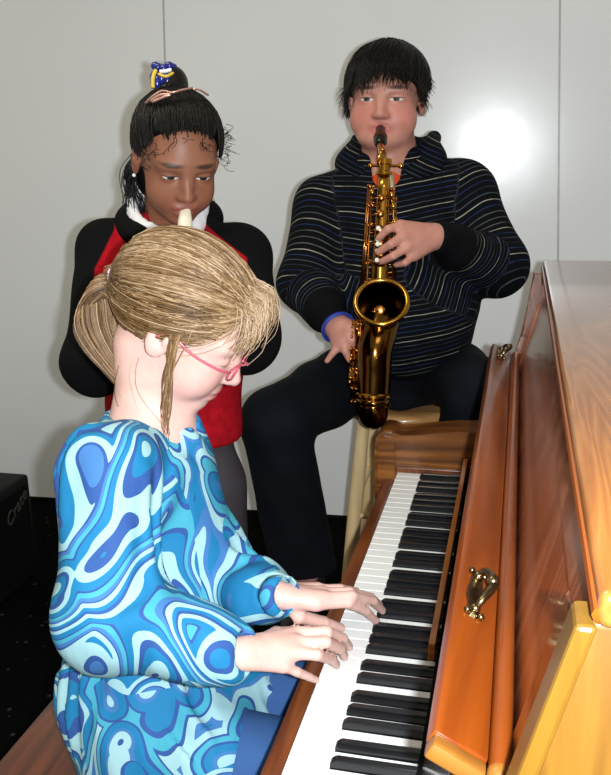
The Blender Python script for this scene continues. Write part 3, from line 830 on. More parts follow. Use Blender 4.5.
for i in range(420):
    y_ = rng.uniform(-.066, .062); st = np.array((.062+rng.normal(0, .008), y_*.75, .100-8*y_*y_*.75+rng.normal(0, .005)))
    L = rng.uniform(.5, 1.)
    st[2] -= .004; p = [st, st+np.array((.012, y_*.10, .001)), st+np.array((.021, y_*.2, -.014*L)), st+np.array((.027, y_*.28, -.036*L)), st+np.array((.026+rng.normal(0, .003), y_*.34+rng.normal(0, .006), -.062*L+rng.normal(0, .006)))]
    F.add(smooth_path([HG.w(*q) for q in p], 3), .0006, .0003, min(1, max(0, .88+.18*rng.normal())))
for i in range(26):                                               # lock in front of the near ear
    p = [at(184+rng.normal(0, 6), 322+rng.normal(0, 4), y=-.716), at(174+rng.normal(0, 3.5), 346, y=-.722), at(168+rng.normal(0, 2.4), 380, y=-.716), at(166+rng.normal(0, 2.2), 408, y=-.70), at(166+rng.normal(0, 2.5), 420+rng.uniform(0, 20), y=-.70)]
    F.add(smooth_path(p, 4), .0008, .0004, min(1, max(0, .5+.2*rng.normal())))
for i in range(26):                                               # nape wisps
    a0 = at(rng.uniform(120, 142), rng.uniform(345, 362), y=-.690+rng.uniform(0, .06))
    p = [a0, a0+V(-.008, -.006, -.03), a0+V(-.004+rng.normal(0, .008), -.008, -.06), a0+V(.012+rng.normal(0, .012), -.006, -.085-.02*rng.rand())]
    F.add(smooth_path(p, 4), .0005, .0003, min(1, max(0, .6+.2*rng.normal())))
F.build('fringe', M['hair_blond'], hb)
Pn = Strands(); tw = HG.w(*tie)
for i in range(900):
    a1 = rng.uniform(0, 2*PI); r_ = math.sqrt(rng.rand()); oy, oz = math.cos(a1)*r_, math.sin(a1)*r_
    e = rng.uniform(.75, 1.05)
    c1, c2, c3, c4 = at(100, 290, y=-.65), at(97, 318, y=-.655), at(106, 345, y=-.66), at(128, 385, y=-.66)
    sp = np.array((oy*.3, oy, oz))
    p = [tw+sp*.010, c1+V(oy*.006, oy*.020, oz*.020), c2+V(oy*.022+oz*.008, oy*.026, oz*.022), c3+V(oy*.022, oy*.024, oz*.02), c3*(1-e)+c4*e+V(oy*.010, oy*.012, oz*.012)]
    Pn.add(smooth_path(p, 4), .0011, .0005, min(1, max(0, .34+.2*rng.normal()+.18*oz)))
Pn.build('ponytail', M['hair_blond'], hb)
M['band'] = plain('pale_lilac_elastic', (216, 190, 208), .7)
bm = BM(); pts = []
td = nrm(at(100, 290, y=-.65)-HG.w(-.088, 0, .02)); tx = nrm(np.cross(td, V(0, 0, 1))); ty = np.cross(td, tx)
ring = [tw+(tx*math.cos(a)+ty*math.sin(a))*.0185 for a in np.linspace(0, 2*PI, 25)]
tube(bm, ring, .0052, 8, caps=False); obj('hair_tie', bm, M['band'], gp, smooth=True)
# ---- spectacles
M['pink_frame'] = plain('pink_spectacle_frame', (196, 84, 104), .3, coat=.5)
m = NT('clear_lens'); m.set(Base_Color=(1, 1, 1, 1), Roughness=.03); m.b.inputs['Transmission Weight'].default_value = 1.; m.b.inputs['IOR'].default_value = 1.02; m.b.inputs['Alpha'].default_value = .25
M['lens'] = m.m
gl = None
bm = BM()
for s in (-1, 1):
    c = V(.098, s*.030, -.012)
    rim = [HG.w(c[0]-.006*abs(math.cos(a))*(1 if math.cos(a)*s > 0 else 0), c[1]+.0225*math.copysign(abs(math.cos(a))**.8, math.cos(a)), c[2]+.0125*math.copysign(abs(math.sin(a))**.8, math.sin(a))) for a in np.linspace(0, 2*PI, 29)]
    tube(bm, rim, .0016, 6, caps=False)
    tube(bm, bez([HG.w(.092, s*.0525, -.008), HG.w(.078, s*.070, -.006), HG.w(.04, s*.080, -.004), HG.w(0., s*.081, .004), HG.w(-.016, s*.079, -.010)], 5), .0018, 6)
tube(bm, bez([HG.w(.099, -.0085, -.008), HG.w(.106, 0, -.004), HG.w(.099, .0085, -.008)], 4), .0015, 6)
gl = obj('spectacles', bm, M['pink_frame'], gp, smooth=True)
for s in (-1, 1):
    bm = BM(); lathe(bm, [(0, .0006), (.0118, .0004), (.0118, -.0004), (0, -.0006)], (0, 0, 0), (1, 0, 0), 24)
    for v_ in bm.verts: v_.co = Vector(HG.w(.0965+v_.co.x, s*.030+v_.co.y*1.8, -.012+v_.co.z))
    obj('lens', bm, M['lens'], gl)
# ================================================================ standing girl with the recorder
tp = empty('person', (-.40, -.16, 0), 'dark-haired child in a black and red hoodie, standing and blowing a recorder', 'person')
HT = Head(at(177, 157, d=1.62), (.50, -.74, -.46), (.27, -.30, .90), 1.00)
M['skin_brown'] = skin_mat('brown_skin', (136, 88, 66), (140, 78, 68), (146, 92, 70), (16, 11, 10), eye_open=.45, sub=.05)
tn = at(170, 226, d=1.72)
tLs, tRs = at(110, 254, d=1.72), at(237, 259, d=1.68)
tLe, tRe = at(97, 362, d=1.60), at(246, 338, d=1.57)
tLw, tRw = at(160, 322, d=1.46), at(206, 312, d=1.45)
mouth_T = HT.w(.092, 0, -.066)
S = Solid(); add_head(S, HT)
S.cap(HT.w(-.03, 0, -.06), tn, .050, .050, .03)
tw_ = at(172, 420, d=1.76); th_ = tw_-V(0, 0, .14)
S.cap(tn-V(0, -.03, .10), tw_+V(0, .02, 0), .085, .085, .05, flat=(0, 1, 0), fs=.75); S.cap(tw_+V(0, .02, 0), th_, .085, .085, .05, flat=(0, 1, 0), fs=.8)
for s_, e_, w_ in ((tLs, tLe, tLw), (tRs, tRe, tRw)):
    S.cap(s_, tn-V(0, 0, .06), .045, .05, .04); S.cap(s_, e_, .042, .034, .02); S.cap(e_, w_, .034, .024, .015)
for sx in (-1, 1):
    hx = th_+V(sx*.062, 0, 0); S.cap(hx, V(hx[0]+sx*.01, hx[1], .40), .066, .052, .02); S.cap(V(hx[0]+sx*.01, hx[1], .40), V(hx[0]+sx*.02, hx[1]+.02, .08), .05, .035, .02)
    S.cap(V(hx[0]+sx*.02, hx[1]+.02, .05), V(hx[0]+sx*.04, hx[1]-.12, .035), .038, .03, .02)
# hands closing on the recorder
rdir = nrm(V(.10, -.42, -.80)); r_at = lambda t: mouth_T+rdir*t
side_ = nrm(np.cross(rdir, V(0, 0, 1))); front_ = nrm(np.cross(side_, rdir))
if front_@V(0, -1, 0) < 0: front_ = -front_
def rec_hand(w_, t0, sgn):
    ms = []; fs = []
    for i in range(4):
        c = r_at(t0+.021*i); o = side_*sgn
        m_ = c+o*.042+front_*(-.012); ms.append(m_)
        fs.append([c+o*.030+front_*.022, c+o*.006+front_*.0195])
    c = r_at(t0+.012)
    add_hand(S, w_, ms, fs, [c+side_*sgn*.035-front_*.03, c+side_*sgn*.004-front_*.019], r=.0078, pw=.0115)
sg = 1. if side_@(tRw-tLw) > 0 else -1.
rec_hand(tRw+(r_at(.24)-tRw)*.25, .095, sg); rec_hand(tLw+(r_at(.2)-tLw)*.25, .185, -sg)
solid_obj('body', S, (-.72, -.62, -.01), (-.10, .02, 1.56), .0036, M['skin_brown'], tp, attrs=head_attr(HT))
M['black_fleece'] = cloth_mat('black_fleece', (9, 9, 11), var=.2, spec=.1)
M['red_fleece'] = cloth_mat('red_fleece', (150, 10, 22), var=.18, spec=.1)
m = NT('black_and_red_fleece'); a_ = m.n('Attribute', attribute_name='red')
fz = m.n('TexNoise', {'Vector': m.coords(), 'Scale': 60., 'Detail': 3.})
mk = m.n('MapRange', {'Value': a_.outputs['Fac'], 'From Min': .4, 'From Max': .6})
m.set(Base_Color=m.mix(mk.outputs[0], lin((9, 9, 11)), m.ramp(fz.outputs[0], [(.3, lin((138, 9, 20))), (.7, lin((164, 14, 28)))])), Roughness=.9); m.b.inputs['Specular IOR Level'].default_value = .1
m.bump(fz.outputs[0], .3, .003); M['two_tone'] = m.m
M['grey_cotton'] = cloth_mat('grey_trouser_cotton', (66, 60, 64))
M['white_cotton'] = cloth_mat('white_cotton', (216, 214, 216), var=.06)
D_ = Solid()
tc = tn-V(0, -.012, .12)
D_.cap(tc, tw_-V(0, 0, .02), .150, .142, .05, flat=(0, 1, 0), fs=.72)
D_.cap(tn-V(0, 0, .055), tc, .085, .13, .04)
for s_ in (tLs, tRs): D_.cap(s_, tn-V(0, 0, .05), .064, .066, .03)
NB = len(D_.p)
for s_, e_, w_ in ((tLs, tLe, tLw), (tRs, tRe, tRw)):
    D_.cap(s_, e_, .066, .060, .02); D_.cap(e_, w_+(e_-w_)*.15, .060, .044, .025); D_.cap(w_+(e_-w_)*.15, w_, .042, .036, .01)
D_.plane(tw_-V(0, 0, .035), (0, 0, -1), .012)
D_.ell(HT.w(.035, 0, -.112), V(.062, .055, .05), .012, 's', HT.R)
D_.warp = lambda P: .0025*np.sin(40*P[:, 2]+14*P[:, 0])*np.sin(26*P[:, 0]-11*P[:, 2])
vl = nrm(V(.30, -.95, 0)); vr = V(-vl[1], vl[0], 0)          # wearer's front; viewer's right
def red_field(P):
    """red front panel, black sleeves and yoke"""
    q = P-tn; x = q@vr; z = P[:, 2]-tn[2]; fr_ = q@vl
    def dist(a, b):
        ab = b-a; t = np.clip((P-a)@ab/(ab@ab), 0, 1); return np.linalg.norm(P-a-t[:, None]*ab, axis=1)
    up_ = np.minimum(dist(tLs, tLe), dist(tRs, tRe)); fo_ = np.minimum(dist(tLe, tLw), dist(tRe, tRw))
    m1 = np.minimum(np.minimum(.150, .060+1.4*(.015-z))-x, np.minimum(.135, .102+.5*np.maximum(0, -z))+x)
    m1 = np.minimum(np.minimum(m1, .03-z), fr_+.02)
    m1 = np.minimum(np.minimum(m1, np.maximum(up_-.069, z+.10)), fo_-.070)
    m2 = np.minimum(np.minimum(-.25-z, up_-.069), fo_-.068)
    return np.clip(.5+np.maximum(m1, m2)/.02, 0, 1)
solid_obj('hoodie', D_, (-.76, -.62, .70), (-.06, .10, 1.40), .004, M['two_tone'], tp, attrs={'red': red_field})
# hood lying on the shoulders
Hd = Solid()
ringp = [tn+vr*math.cos(a)*.084-vl*(math.sin(a)*.075-.010)+V(0, 0, .012+.030*max(0, math.sin(a))-.030*max(0, -math.sin(a))) for a in np.linspace(-.25, PI+1.0, 26)]
for i in range(25): Hd.cap(ringp[i], ringp[i+1], .020, .020, .012)
Hd.cap(tn-vl*.075+V(0, 0, -.01), tn-vl*.10+V(0, 0, -.12), .055, .05, .03)
solid_obj('hood', Hd, tn-.26, tn+.22, .005, M['black_fleece'], tp)
Cl = Solid()
ringp = [HT.O*0+tn+vr*math.cos(a)*.068-vl*(math.sin(a)*.058-.018)+V(0, 0, .034+.020*math.sin(a)-.034*max(0, -math.sin(a))) for a in np.linspace(-1.35, PI+1.35, 26)]
for i in range(25): Cl.cap(ringp[i], ringp[i+1], .0115, .0115, .006, flat=(0, 0, 1), fs=2.5)
solid_obj('shirt_collar', Cl, tn-.2, tn+.2, .0035, M['white_cotton'], tp)
Tr = Solid()
Tr.cap(tw_-V(0, -.02, .04), th_+V(0, .005, 0), .118, .135, .04, flat=(0, 1, 0), fs=.75)
for sx in (-1, 1):
    hx = th_+V(sx*.062, 0, 0); Tr.cap(hx, V(hx[0]+sx*.01, hx[1], .40), .086, .074, .02); Tr.cap(V(hx[0]+sx*.01, hx[1], .40), V(hx[0]+sx*.02, hx[1]+.02, .06), .074, .075, .02)
Tr.plane(V(0, 0, .04), (0, 0, -1), .004)
solid_obj('trousers', Tr, (-.72, -.42, .02), (-.18, .10, 1.0), .007, M['grey_cotton'], tp)
Sh = Solid()
for sx in (-1, 1):
    hx = th_+V(sx*.062, 0, 0); a = V(hx[0]+sx*.02, hx[1]+.03, .045); Sh.cap(a, V(hx[0]+sx*.045, hx[1]-.14, .036), .044, .036, .01)
Sh.plane(V(0, 0, .001), (0, 0, -1), .003)
solid_obj('shoe', Sh, (-.72, -.50, -.01), (-.16, .10, .12), .005, M['black_fleece'], tp)
# hair
M['hair_black'] = hair_mat('black_hair', [(5, 4, 4), (9, 7, 7), (16, 13, 12), (28, 23, 20)], .42, .35)
hc = np.array((-.014, 0, .030)); hr = np.array((.1015, .0825, .0865))
U = Solid(); k = HT.k
U.ell(HT.w(*hc), hr*k, .01, 'u', HT.R)
U.plane(HT.w(.050, 0, .062), HT.R@V(.78, 0, -.62), .02)
U.ell(HT.w(.062, 0, -.05), V(.084, .088, .092)*k, .012, 's', HT.R)
for s in (-1, 1): U.ell(HT.w(.008, s*.083, -.028), V(.022, .022, .036)*k, .01, 's', HT.R)
U.ell(HT.w(-.050, 0, -.050), V(.050, .068, .07)*k, .03, 'u', HT.R)
bun = at(172, 82, d=1.63)
U.ell(bun+V(0, 0, -.004), (.030, .034, .034), .02)
hb = solid_obj('hair', U, HT.O-.18, HT.O+.20, .004, M['hair_black'], tp, attrs={'rnd': lambda P: .3+.12*np.sin(400*HT.loc(P)[:, 1])})
G = Strands(3); bl = HT.loc(bun[None])[0]
for i in range(1100):
    ang = rng.uniform(-1, 1)*PI*.8; a_ = abs(ang)
    if a_ < .75: st = np.array((.076-.02*a_, math.sin(ang)*.064, .090-.030*a_))
    elif a_ < 1.5: st = np.array((.060-(a_-.75)*.07, math.copysign(.072, ang), .052-(a_-.75)*.055))
    else: st = np.array((-.030-(a_-1.5)*.035, math.copysign(.070-(a_-1.5)*.032, ang), -.01-(a_-1.5)*.03))
    p = scalp_arc(st+rng.normal(0, .005, 3), bl+rng.normal(0, .012, 3), hc, hr, lift=.004+.02*abs(rng.normal()), n=10, jit=.02*rng.rand())
    G.add([HT.w(*q) for q in p], .0011, .0008)
for i in range(34):                                               # curly wisps along the hairline
    a_ = rng.uniform(-1.5, 1.5); st = np.array((.078-.024*abs(a_), math.sin(a_)*.074, .074-.040*abs(a_)))
    cen = HT.w(*(st+np.array((.006, 0, -.004)))); rr_ = rng.uniform(.004, .012); ph = rng.uniform(0, 6.28); tn_ = rng.uniform(1.5, 5)*rng.choice((-1, 1)); st = st+rng.normal(0, .005, 3)*np.array((.3, 1, 1)); cen = HT.w(*(st+np.array((.006, 0, .002))))
    ax1, ax2 = HT.R[:, 1], HT.R[:, 2]
    p = [cen+(ax1*math.cos(ph+t*tn_)+ax2*math.sin(ph+t*tn_))*rr_*(1-.5*t)+HT.R[:, 0]*.004+ax2*(-.012*t)+ax1*math.copysign(.010*t, a_) for t in np.linspace(0, 1, 10)]
    G.add(p, .0007, .0004)
for i in range(120):                                               # loose hair behind the ears down to the shoulder
    s_ = -1 if rng.rand() < .75 else 1
    st = HT.w(-.055+rng.normal(0, .012), s_*.068, -.03)
    p = [st, st+V(-.012*1, .0, -.04)+rng.normal(0, .006, 3), st+V(-.010, .01, -.085)+rng.normal(0, .010, 3), st+V(.0, .012, -.12)+rng.normal(0, .012, 3)]
    G.add(smooth_path(p, 4), .0010, .0006)
for i in range(22):
    st = HT.w(.01+rng.normal(0, .02), .080, .045+rng.normal(0, .02)); p = [st+V(.008*t+.01*math.sin(3*t+i), -.004*t, -.010*t) for t in np.linspace(0, 1.6, 7)]
    G.add(p, .0007, .0004)
G.build('hair_strands', M['hair_black'], hb)
M['pink_gold'] = plain('pink_metal_clip', (214, 166, 150), .3, .6)
bm = BM()
pth = [at(146, 103, d=1.545), at(152, 97, d=1.535), at(162, 91, d=1.53), at(172, 92.5, d=1.525), at(182, 90, d=1.53), at(192, 88, d=1.54)]
tube(bm, bez(pth, 6), .0036, 8, flat=(1, .5))
pth = [at(150, 101, d=1.533), at(160, 95, d=1.525), at(170, 94.5, d=1.522), at(165, 96.5, d=1.522), at(152, 102, d=1.53)]
tube(bm, bez(pth, 5), .0022, 8)
obj('hair_clip', bm, M['pink_gold'], tp, smooth=True)
bm = BM(); tube(bm, bez([at(193, 89, d=1.545), at(200, 90, d=1.555), at(208, 95, d=1.57)], 6), .0034, 8, flat=(1, .5)); obj('hair_clip', bm, M['pink_gold'], tp, smooth=True)
M['blue_satin'] = plain('shiny_blue_satin', (20, 32, 120), .25, coat=.5, var=.3)
M['yellow_satin'] = plain('yellow_satin', (206, 176, 56), .35)
M['white_satin'] = plain('white_satin', (222, 222, 226), .4)
bm = BM(); bc = at(166, 76, d=1.60); 
bx, bz, by = nrm(at(176, 76, d=1.60)-bc), V(0, 0, 1), None
bmid = at(168, 78, d=1.625)
for kk in range(15):
    a = 2*PI*kk/15; ball(bm, bmid+bx*math.cos(a)*.025+V(0, -1, 0)*math.sin(a)*.025+V(0, 0, -.006+.005*math.sin(5*a)), (.0085, .0085, .014), 10)
for kk in range(9):
    a = 2*PI*kk/9; ball(bm, bmid+bx*(math.cos(a)*.016-.004)+V(0, -1, 0)*(.004+math.sin(a)*.012)+V(0, 0, .018+.003*math.sin(3*a)), (.009, .009, .008), 8)
sc_ = obj('scrunchie', bm, M['blue_satin'], tp, smooth=True)
bm = BM(); tube(bm, bez([at(159, 74, d=1.588), at(166, 76.5, d=1.582), at(173, 73, d=1.588)], 6), .0045, 8, flat=(1, .6)); tube(bm, bez([at(153, 88, d=1.60), at(153, 78, d=1.60), at(156, 70, d=1.602)], 6), .004, 8); obj('yellow_trim', bm, M['yellow_satin'], sc_, smooth=True)
bm = BM(); tube(bm, bez([at(160, 71.5, d=1.589), at(166, 71, d=1.586), at(171, 69.5, d=1.589)], 6), .0034, 8); obj('white_trim', bm, M['white_satin'], sc_, smooth=True)
bm = BM(); e_ = HT.w(-.004, -.0775, -.040); ball(bm, e_, .0035, 10); obj('earring', bm, M['white_satin'], tp, smooth=True)
# recorder
M['cream'] = plain('cream_plastic', (226, 214, 190), .3, coat=.3, var=.05)
ro = empty('recorder', tuple(r_at(.16)), 'cream recorder in the mouth of the dark-haired child', 'recorder')
fr_r = front_
bm = BM()
lathe(bm, [(0, -.006), (.0095, -.006), (.0135, .018), (.0140, .04), (.0135, .085), (.0145, .092), (.0145, .108), (.012, .114)], mouth_T, rdir, 24)
for v_ in bm.verts:                                              # the beak is wedge-shaped
    q = np.array(v_.co)-mouth_T; t = q@rdir
    if t < .03:
        h_ = q@fr_r; v_.co = Vector(np.array(v_.co)-fr_r*h_*(.45*(1-max(0, t)/.03)))
obj('head_joint', bm, M['cream'], ro, auto=40)
bm = BM(); lathe(bm, [(.0115, .112), (.0118, .118), (.0105, .235), (.0135, .240), (.0135, .254), (.011, .258)], mouth_T, rdir, 24); obj('body_joint', bm, M['cream'], ro, auto=40)
bm = BM(); lathe(bm, [(.0105, .256), (.0108, .262), (.0105, .295), (.0135, .300), (.0145, .318), (.011, .322), (.006, .322)], mouth_T, rdir, 24); obj('foot_joint', bm, M['cream'], ro, auto=40)
# ================================================================ boy with the saxophone
bp = empty('person', (-.06, .42, 0), 'dark-haired person in a dark striped hoodie and jeans, seated and playing a saxophone', 'person')
DB = .12
HB = Head(at(386.5, 98, d=1.97+DB), (.02, -1., -.02), (.03, -.03, 1.), 1.07)
M['skin_rosy'] = skin_mat('rosy_skin', (188, 132, 116), (176, 96, 92), (196, 112, 104), (14, 10, 8), eye_open=.62, wide=1.08, sub=.08)
bn = at(391, 168, d=2.02+DB)
bLs, bRs = at(325, 208, d=2.04+DB), at(463, 193, d=2.01+DB)
bLe, bRe = at(306, 284, d=1.99+DB), at(499, 267, d=1.96+DB)
bLw, bRw = at(336, 325, d=1.82+DB), at(434, 236, d=1.80+DB)
hL, hR = at(366, 370, d=2.19+DB), at(434, 362, d=2.18+DB)
kL, kR = at(275, 422, d=1.86+DB), at(474, 388, d=1.93+DB)
aL = at(303, 566, d=2.03+DB); aR = V(kR[0]-.02, kR[1]+.10, .42)
hips = (hL+hR)/2; belly = at(402, 305, d=2.04+DB); chest_b = at(395, 235, d=2.05+DB)
S = Solid(); add_head(S, HB, wide=1.08, chub=1.3, mouth_open=.6)
S.ell(HB.w(.045, 0, -.088), V(.048, .050, .024)*1.12, .02, 'u', HB.R)
S.cap(HB.w(-.02, 0, -.06), bn, .062, .070, .03)
S.cap(bn-V(0, 0, .08), belly, .11, .11, .05); S.cap(belly, hips+V(0, .04, .02), .11, .09, .05)
for s_, e_, w_ in ((bLs, bLe, bLw), (bRs, bRe, bRw)):
    S.cap(s_, bn-V(0, 0, .06), .055, .06, .05); S.cap(s_, e_, .050, .040, .02); S.cap(e_, w_, .040, .029, .015)
for h_, k_, a_ in ((hL, kL, aL), (hR, kR, aR)):
    S.cap(h_, k_, .066, .056, .02); S.cap(k_, a_, .056, .040, .02); S.cap(a_, a_+V(.0, -.01, -.06), .040, .036, .02)
# upper hand on the front keys (right of the instrument)
d0 = 1.755+DB
um = [at(400, 226, d=d0+.004), at(403.5, 236, d=d0-.006), at(407, 247, d=d0-.004), at(414, 255, d=d0+.006)]
uf = [[at(388, 229, d=d0-.012), at(379, 238, d=d0+.006)], [at(391, 244, d=d0-.022), at(378.5, 252, d=d0+.002)],
      [at(393, 256, d=d0-.020), at(382, 261.5, d=d0+.002)], [at(405, 263, d=d0-.010), at(396, 265, d=d0+.006)]]
uth = [at(414, 232, d=d0+.04), at(400, 238, d=d0+.062), at(390, 243, d=d0+.066)]
add_hand(S, bRw+(np.mean(um, 0)-bRw)*.25, um, uf, uth, r=.0098, pw=.0165)
d1 = 1.80+DB
dm = [at(352, 327, d=d1-.01), at(348.5, 334, d=d1-.018), at(343, 341, d=d1-.014), at(338, 346, d=d1-.004)]
df = [[at(358, 330, d=d1-.022), at(363, 336, d=d1-.004)], [at(351.5, 340, d=d1-.026), at(352, 347.5, d=d1-.012)],
      [at(345, 350.5, d=d1-.02), at(349.5, 360, d=d1-.012)], [at(333, 353, d=d1-.012), at(327, 361, d=d1-.006)]]
dth = [at(349, 324, d=d1+.02), at(360, 327, d=d1+.03), at(368, 333, d=d1+.03)]
add_hand(S, bLw+(np.mean(dm, 0)-bLw)*.2, dm, df, dth, r=.0096, pw=.0160)
solid_obj('body', S, (-.50, -.06, .28), (.40, .66, 1.70), .0038, M['skin_rosy'], bp, attrs=head_attr(HB))
# striped hoodie
m = NT('striped_black_jersey')
a = m.n('Attribute', attribute_name='stripe'); sv = a.outputs['Fac']
wob = m.n('TexNoise', {'Vector': m.coords(), 'Scale': 9., 'Detail': 2.})
sv = m.math('ADD', sv, m.math('MULTIPLY', m.math('SUBTRACT', wob.outputs[0], .5), .010))
t = m.math('MULTIPLY', sv, 1/.0118); fr_ = m.math('FRACT', t); fl_ = m.math('FLOOR', t)
line = m.math('LESS_THAN', m.math('ABSOLUTE', m.math('SUBTRACT', fr_, .5)), .075)
wn = m.n('TexWhiteNoise', noise_dimensions='1D'); m.link(fl_, wn.inputs['W'])
big = m.math('LESS_THAN', m.math('MODULO', m.math('ADD', fl_, 1000.), 5.), .5)
lc = m.ramp(wn.outputs['Value'], [(0, lin((66, 74, 84))), (.25, lin((38, 54, 92))), (.5, lin((84, 88, 84))), (.7, lin((44, 52, 66))), (.86, lin((34, 48, 88)))], 'CONSTANT')
lc = m.mix(big, lc, lin((148, 146, 134)))
brk = m.n('TexNoise', {'Vector': m.coords(), 'Scale': 26., 'Detail': 1.})
lmask = m.math('MULTIPLY', line, m.n('MapRange', {'Value': brk.outputs[0], 'From Min': .3, 'From Max': .55, 'To Min': .35, 'To Max': 1.}).outputs[0])
m.set(Base_Color=m.mix(lmask, lin((9, 10, 14)), lc), Roughness=.9); m.b.inputs['Specular IOR Level'].default_value = .1
fold = m.n('TexNoise', {'Vector': m.coords((12, 12, 12)), 'Scale': 1., 'Detail': 3.}); m.bump(fold.outputs[0], .4, .012)
M['stripe'] = m.m
M['black_rib'] = cloth_mat('black_rib_knit', (9, 9, 12), var=.2, spec=.1)
K = Solid()
segs = []
def kcap(a, b, ra, rb, k=.03, **kw): K.cap(a, b, ra, rb, k, **kw)
kcap(bn-V(0, 0, .075), chest_b, .130, .165, .05, flat=(0, 1, 0), fs=.88)
kcap(chest_b, belly, .165, .178, .05, flat=(0, 1, 0), fs=.9); kcap(belly, hips+V(0, 0, .055), .178, .175, .05)
for s_ in (bLs, bRs): kcap(s_, bn-V(0, 0, .035), .074, .078, .04)
for s_, e_, w_ in ((bLs, bLe, bLw), (bRs, bRe, bRw)):
    kcap(s_, e_, .076, .066, .03); kcap(e_, w_+(e_-w_)*.34, .066, .052, .03); kcap(w_+(e_-w_)*.34, w_+(e_-w_)*.10, .044, .038, .008)
K.plane(hips+V(0, 0, .005), (0, 0, -1), .02)
bfw = nrm(V(.08, -1, .0))
K.cap(bn+V(.002, -.085, -.022), bn+V(.004, -.03, .09), .034, .055, .012, 's')
K.warp = lambda P: .003*np.sin(38*P[:, 2]+18*P[:, 0])*np.sin(24*P[:, 0]-12*P[:, 2]+9*P[:, 1])
def stripe(P):
    dd = np.linalg.norm(P-(chest_b-V(0, 0, .0)), axis=1)*0
    best = np.abs(np.linalg.norm((P-chest_b)[:, :2], axis=1)-.0)-.155; val = P[:, 2]-.22*(P[:, 0]-bn[0])*(P[:, 0] > bn[0])+.06*(P[:, 0]-bn[0])
    for s_, e_, w_ in ((bLs, bLe, bLw), (bRs, bRe, bRw)):
        L0 = 0.
        for a, b, r in ((s_, e_, .072), (e_, w_, .055)):
            ab = b-a; L = np.linalg.norm(ab); t = np.clip((P-a)@ab/(ab@ab), -.3, 1.0); dist = np.linalg.norm(P-a-t[:, None]*ab, axis=1)-r
            mk = dist < best; best = np.where(mk, dist, best); val = np.where(mk, L0+((P-a)@ab)/L+.25*(P[:, 2]-a[2]), val); L0 += L
    return val
def jersey_mat(P):
    o = np.zeros(len(P))
    for e_, w_ in ((bLe, bLw), (bRe, bRw)):
        ab = e_-w_; t = (P-w_)@ab/(ab@ab); dist = np.linalg.norm(P-w_-t[:, None]*ab, axis=1)
        o = np.where((t < .36) & (t > -.2) & (dist < .062), 1, o)
    o = np.where(P[:, 2] < hips[2]+.03, 1, o)
    return o
solid_obj('hoodie', K, (-.48, -.04, .78), (.40, .66, 1.50), .005, [M['stripe'], M['black_rib']], bp, matfn=jersey_mat, attrs={'stripe': stripe})
Hd = Solid()
rp = [bn+V(math.cos(a)*(.098+.012*abs(math.cos(a))), math.sin(a)*.082-.010, .004+.035*max(0, math.sin(a))+.012*abs(math.cos(a))-.03*max(0, -math.sin(a))) for a in np.linspace(-.95, PI+.95, 26)]
for i in range(25): Hd.cap(rp[i], rp[i+1], .026, .026, .010)
Hd.cap(bn+V(.090, -.020, .035), at(434, 138, d=2.10+DB), .028, .019, .02)
Hd.cap(bn+V(-.088, -.020, .03), at(357, 140, d=2.10+DB), .026, .016, .02)
Hd.cap(bn+V(0, .09, .02), bn+V(0, .14, -.10), .07, .06, .03)
solid_obj('hood', Hd, bn-.26, bn+.26, .005, M['stripe'], bp, attrs={'stripe': lambda P: P[:, 2]+.5*P[:, 0]})
M['orange_cotton'] = cloth_mat('orange_cotton', (206, 74, 36))
O = Solid(); O.cap(bn+V(0, -.035, -.07), bn+V(0, -.012, -.012), .085, .070, .02)
O.ell(bn+V(0, -.03, .02), (.066, .060, .035), .01, 's')
solid_obj('t_shirt', O, bn-.2, bn+.16, .005, M['orange_cotton'], bp)
M['dark_denim'] = cloth_mat('dark_denim', (10, 13, 20), var=.35, bump=.4, scale=8.)
J = Solid()
J.cap(hips+V(0, .0, .07), hips+V(0, .02, -.02), .160, .125, .03)
for h_, k_, a_ in ((hL, kL, aL), (hR, kR, aR)):
    J.cap(h_, k_, .096, .078, .03); J.cap(k_, a_, .078, .082, .02); J.cap(a_, a_+V(.0, .0, -.03), .080, .072, .01)
J.warp = lambda P: .0045*np.sin(40*P[:, 2]+30*P[:, 0]+20*P[:, 1])*np.sin(30*P[:, 0]-22*P[:, 1])
J.plane(V(0, 0, .7365), (0, 0, -1), .003, 's') if False else None
def cut_seat(P):
    r_ = np.hypot(P[:, 0]-SX, P[:, 1]-SY)-.168; return np.maximum(r_, P[:, 2]-ST-.001)
J.add(cut_seat, 's', .006)
solid_obj('jeans', J, (-.44, -.08, .40), (.34, .66, 1.10), .006, M['dark_denim'], bp)
M['shoe_black'] = plain('black_shoe', (10, 10, 11), .45)
for nm, a_ in (('L', aL), ('R', aR)):
    Sh = Solid(); Sh.cap(a_+V(0, .01, -.05), a_+V(0, -.02, -.075), .052, .05, .02); Sh.cap(a_+V(0, -.02, -.085), a_+V(.015, -.15, -.10), .046, .040, .02)
    Sh.plane(a_+V(0, 0, -.128), (0, 0, -1), .004)
    solid_obj('shoe', Sh, a_-.26, a_+.16, .005, M['shoe_black'], bp)
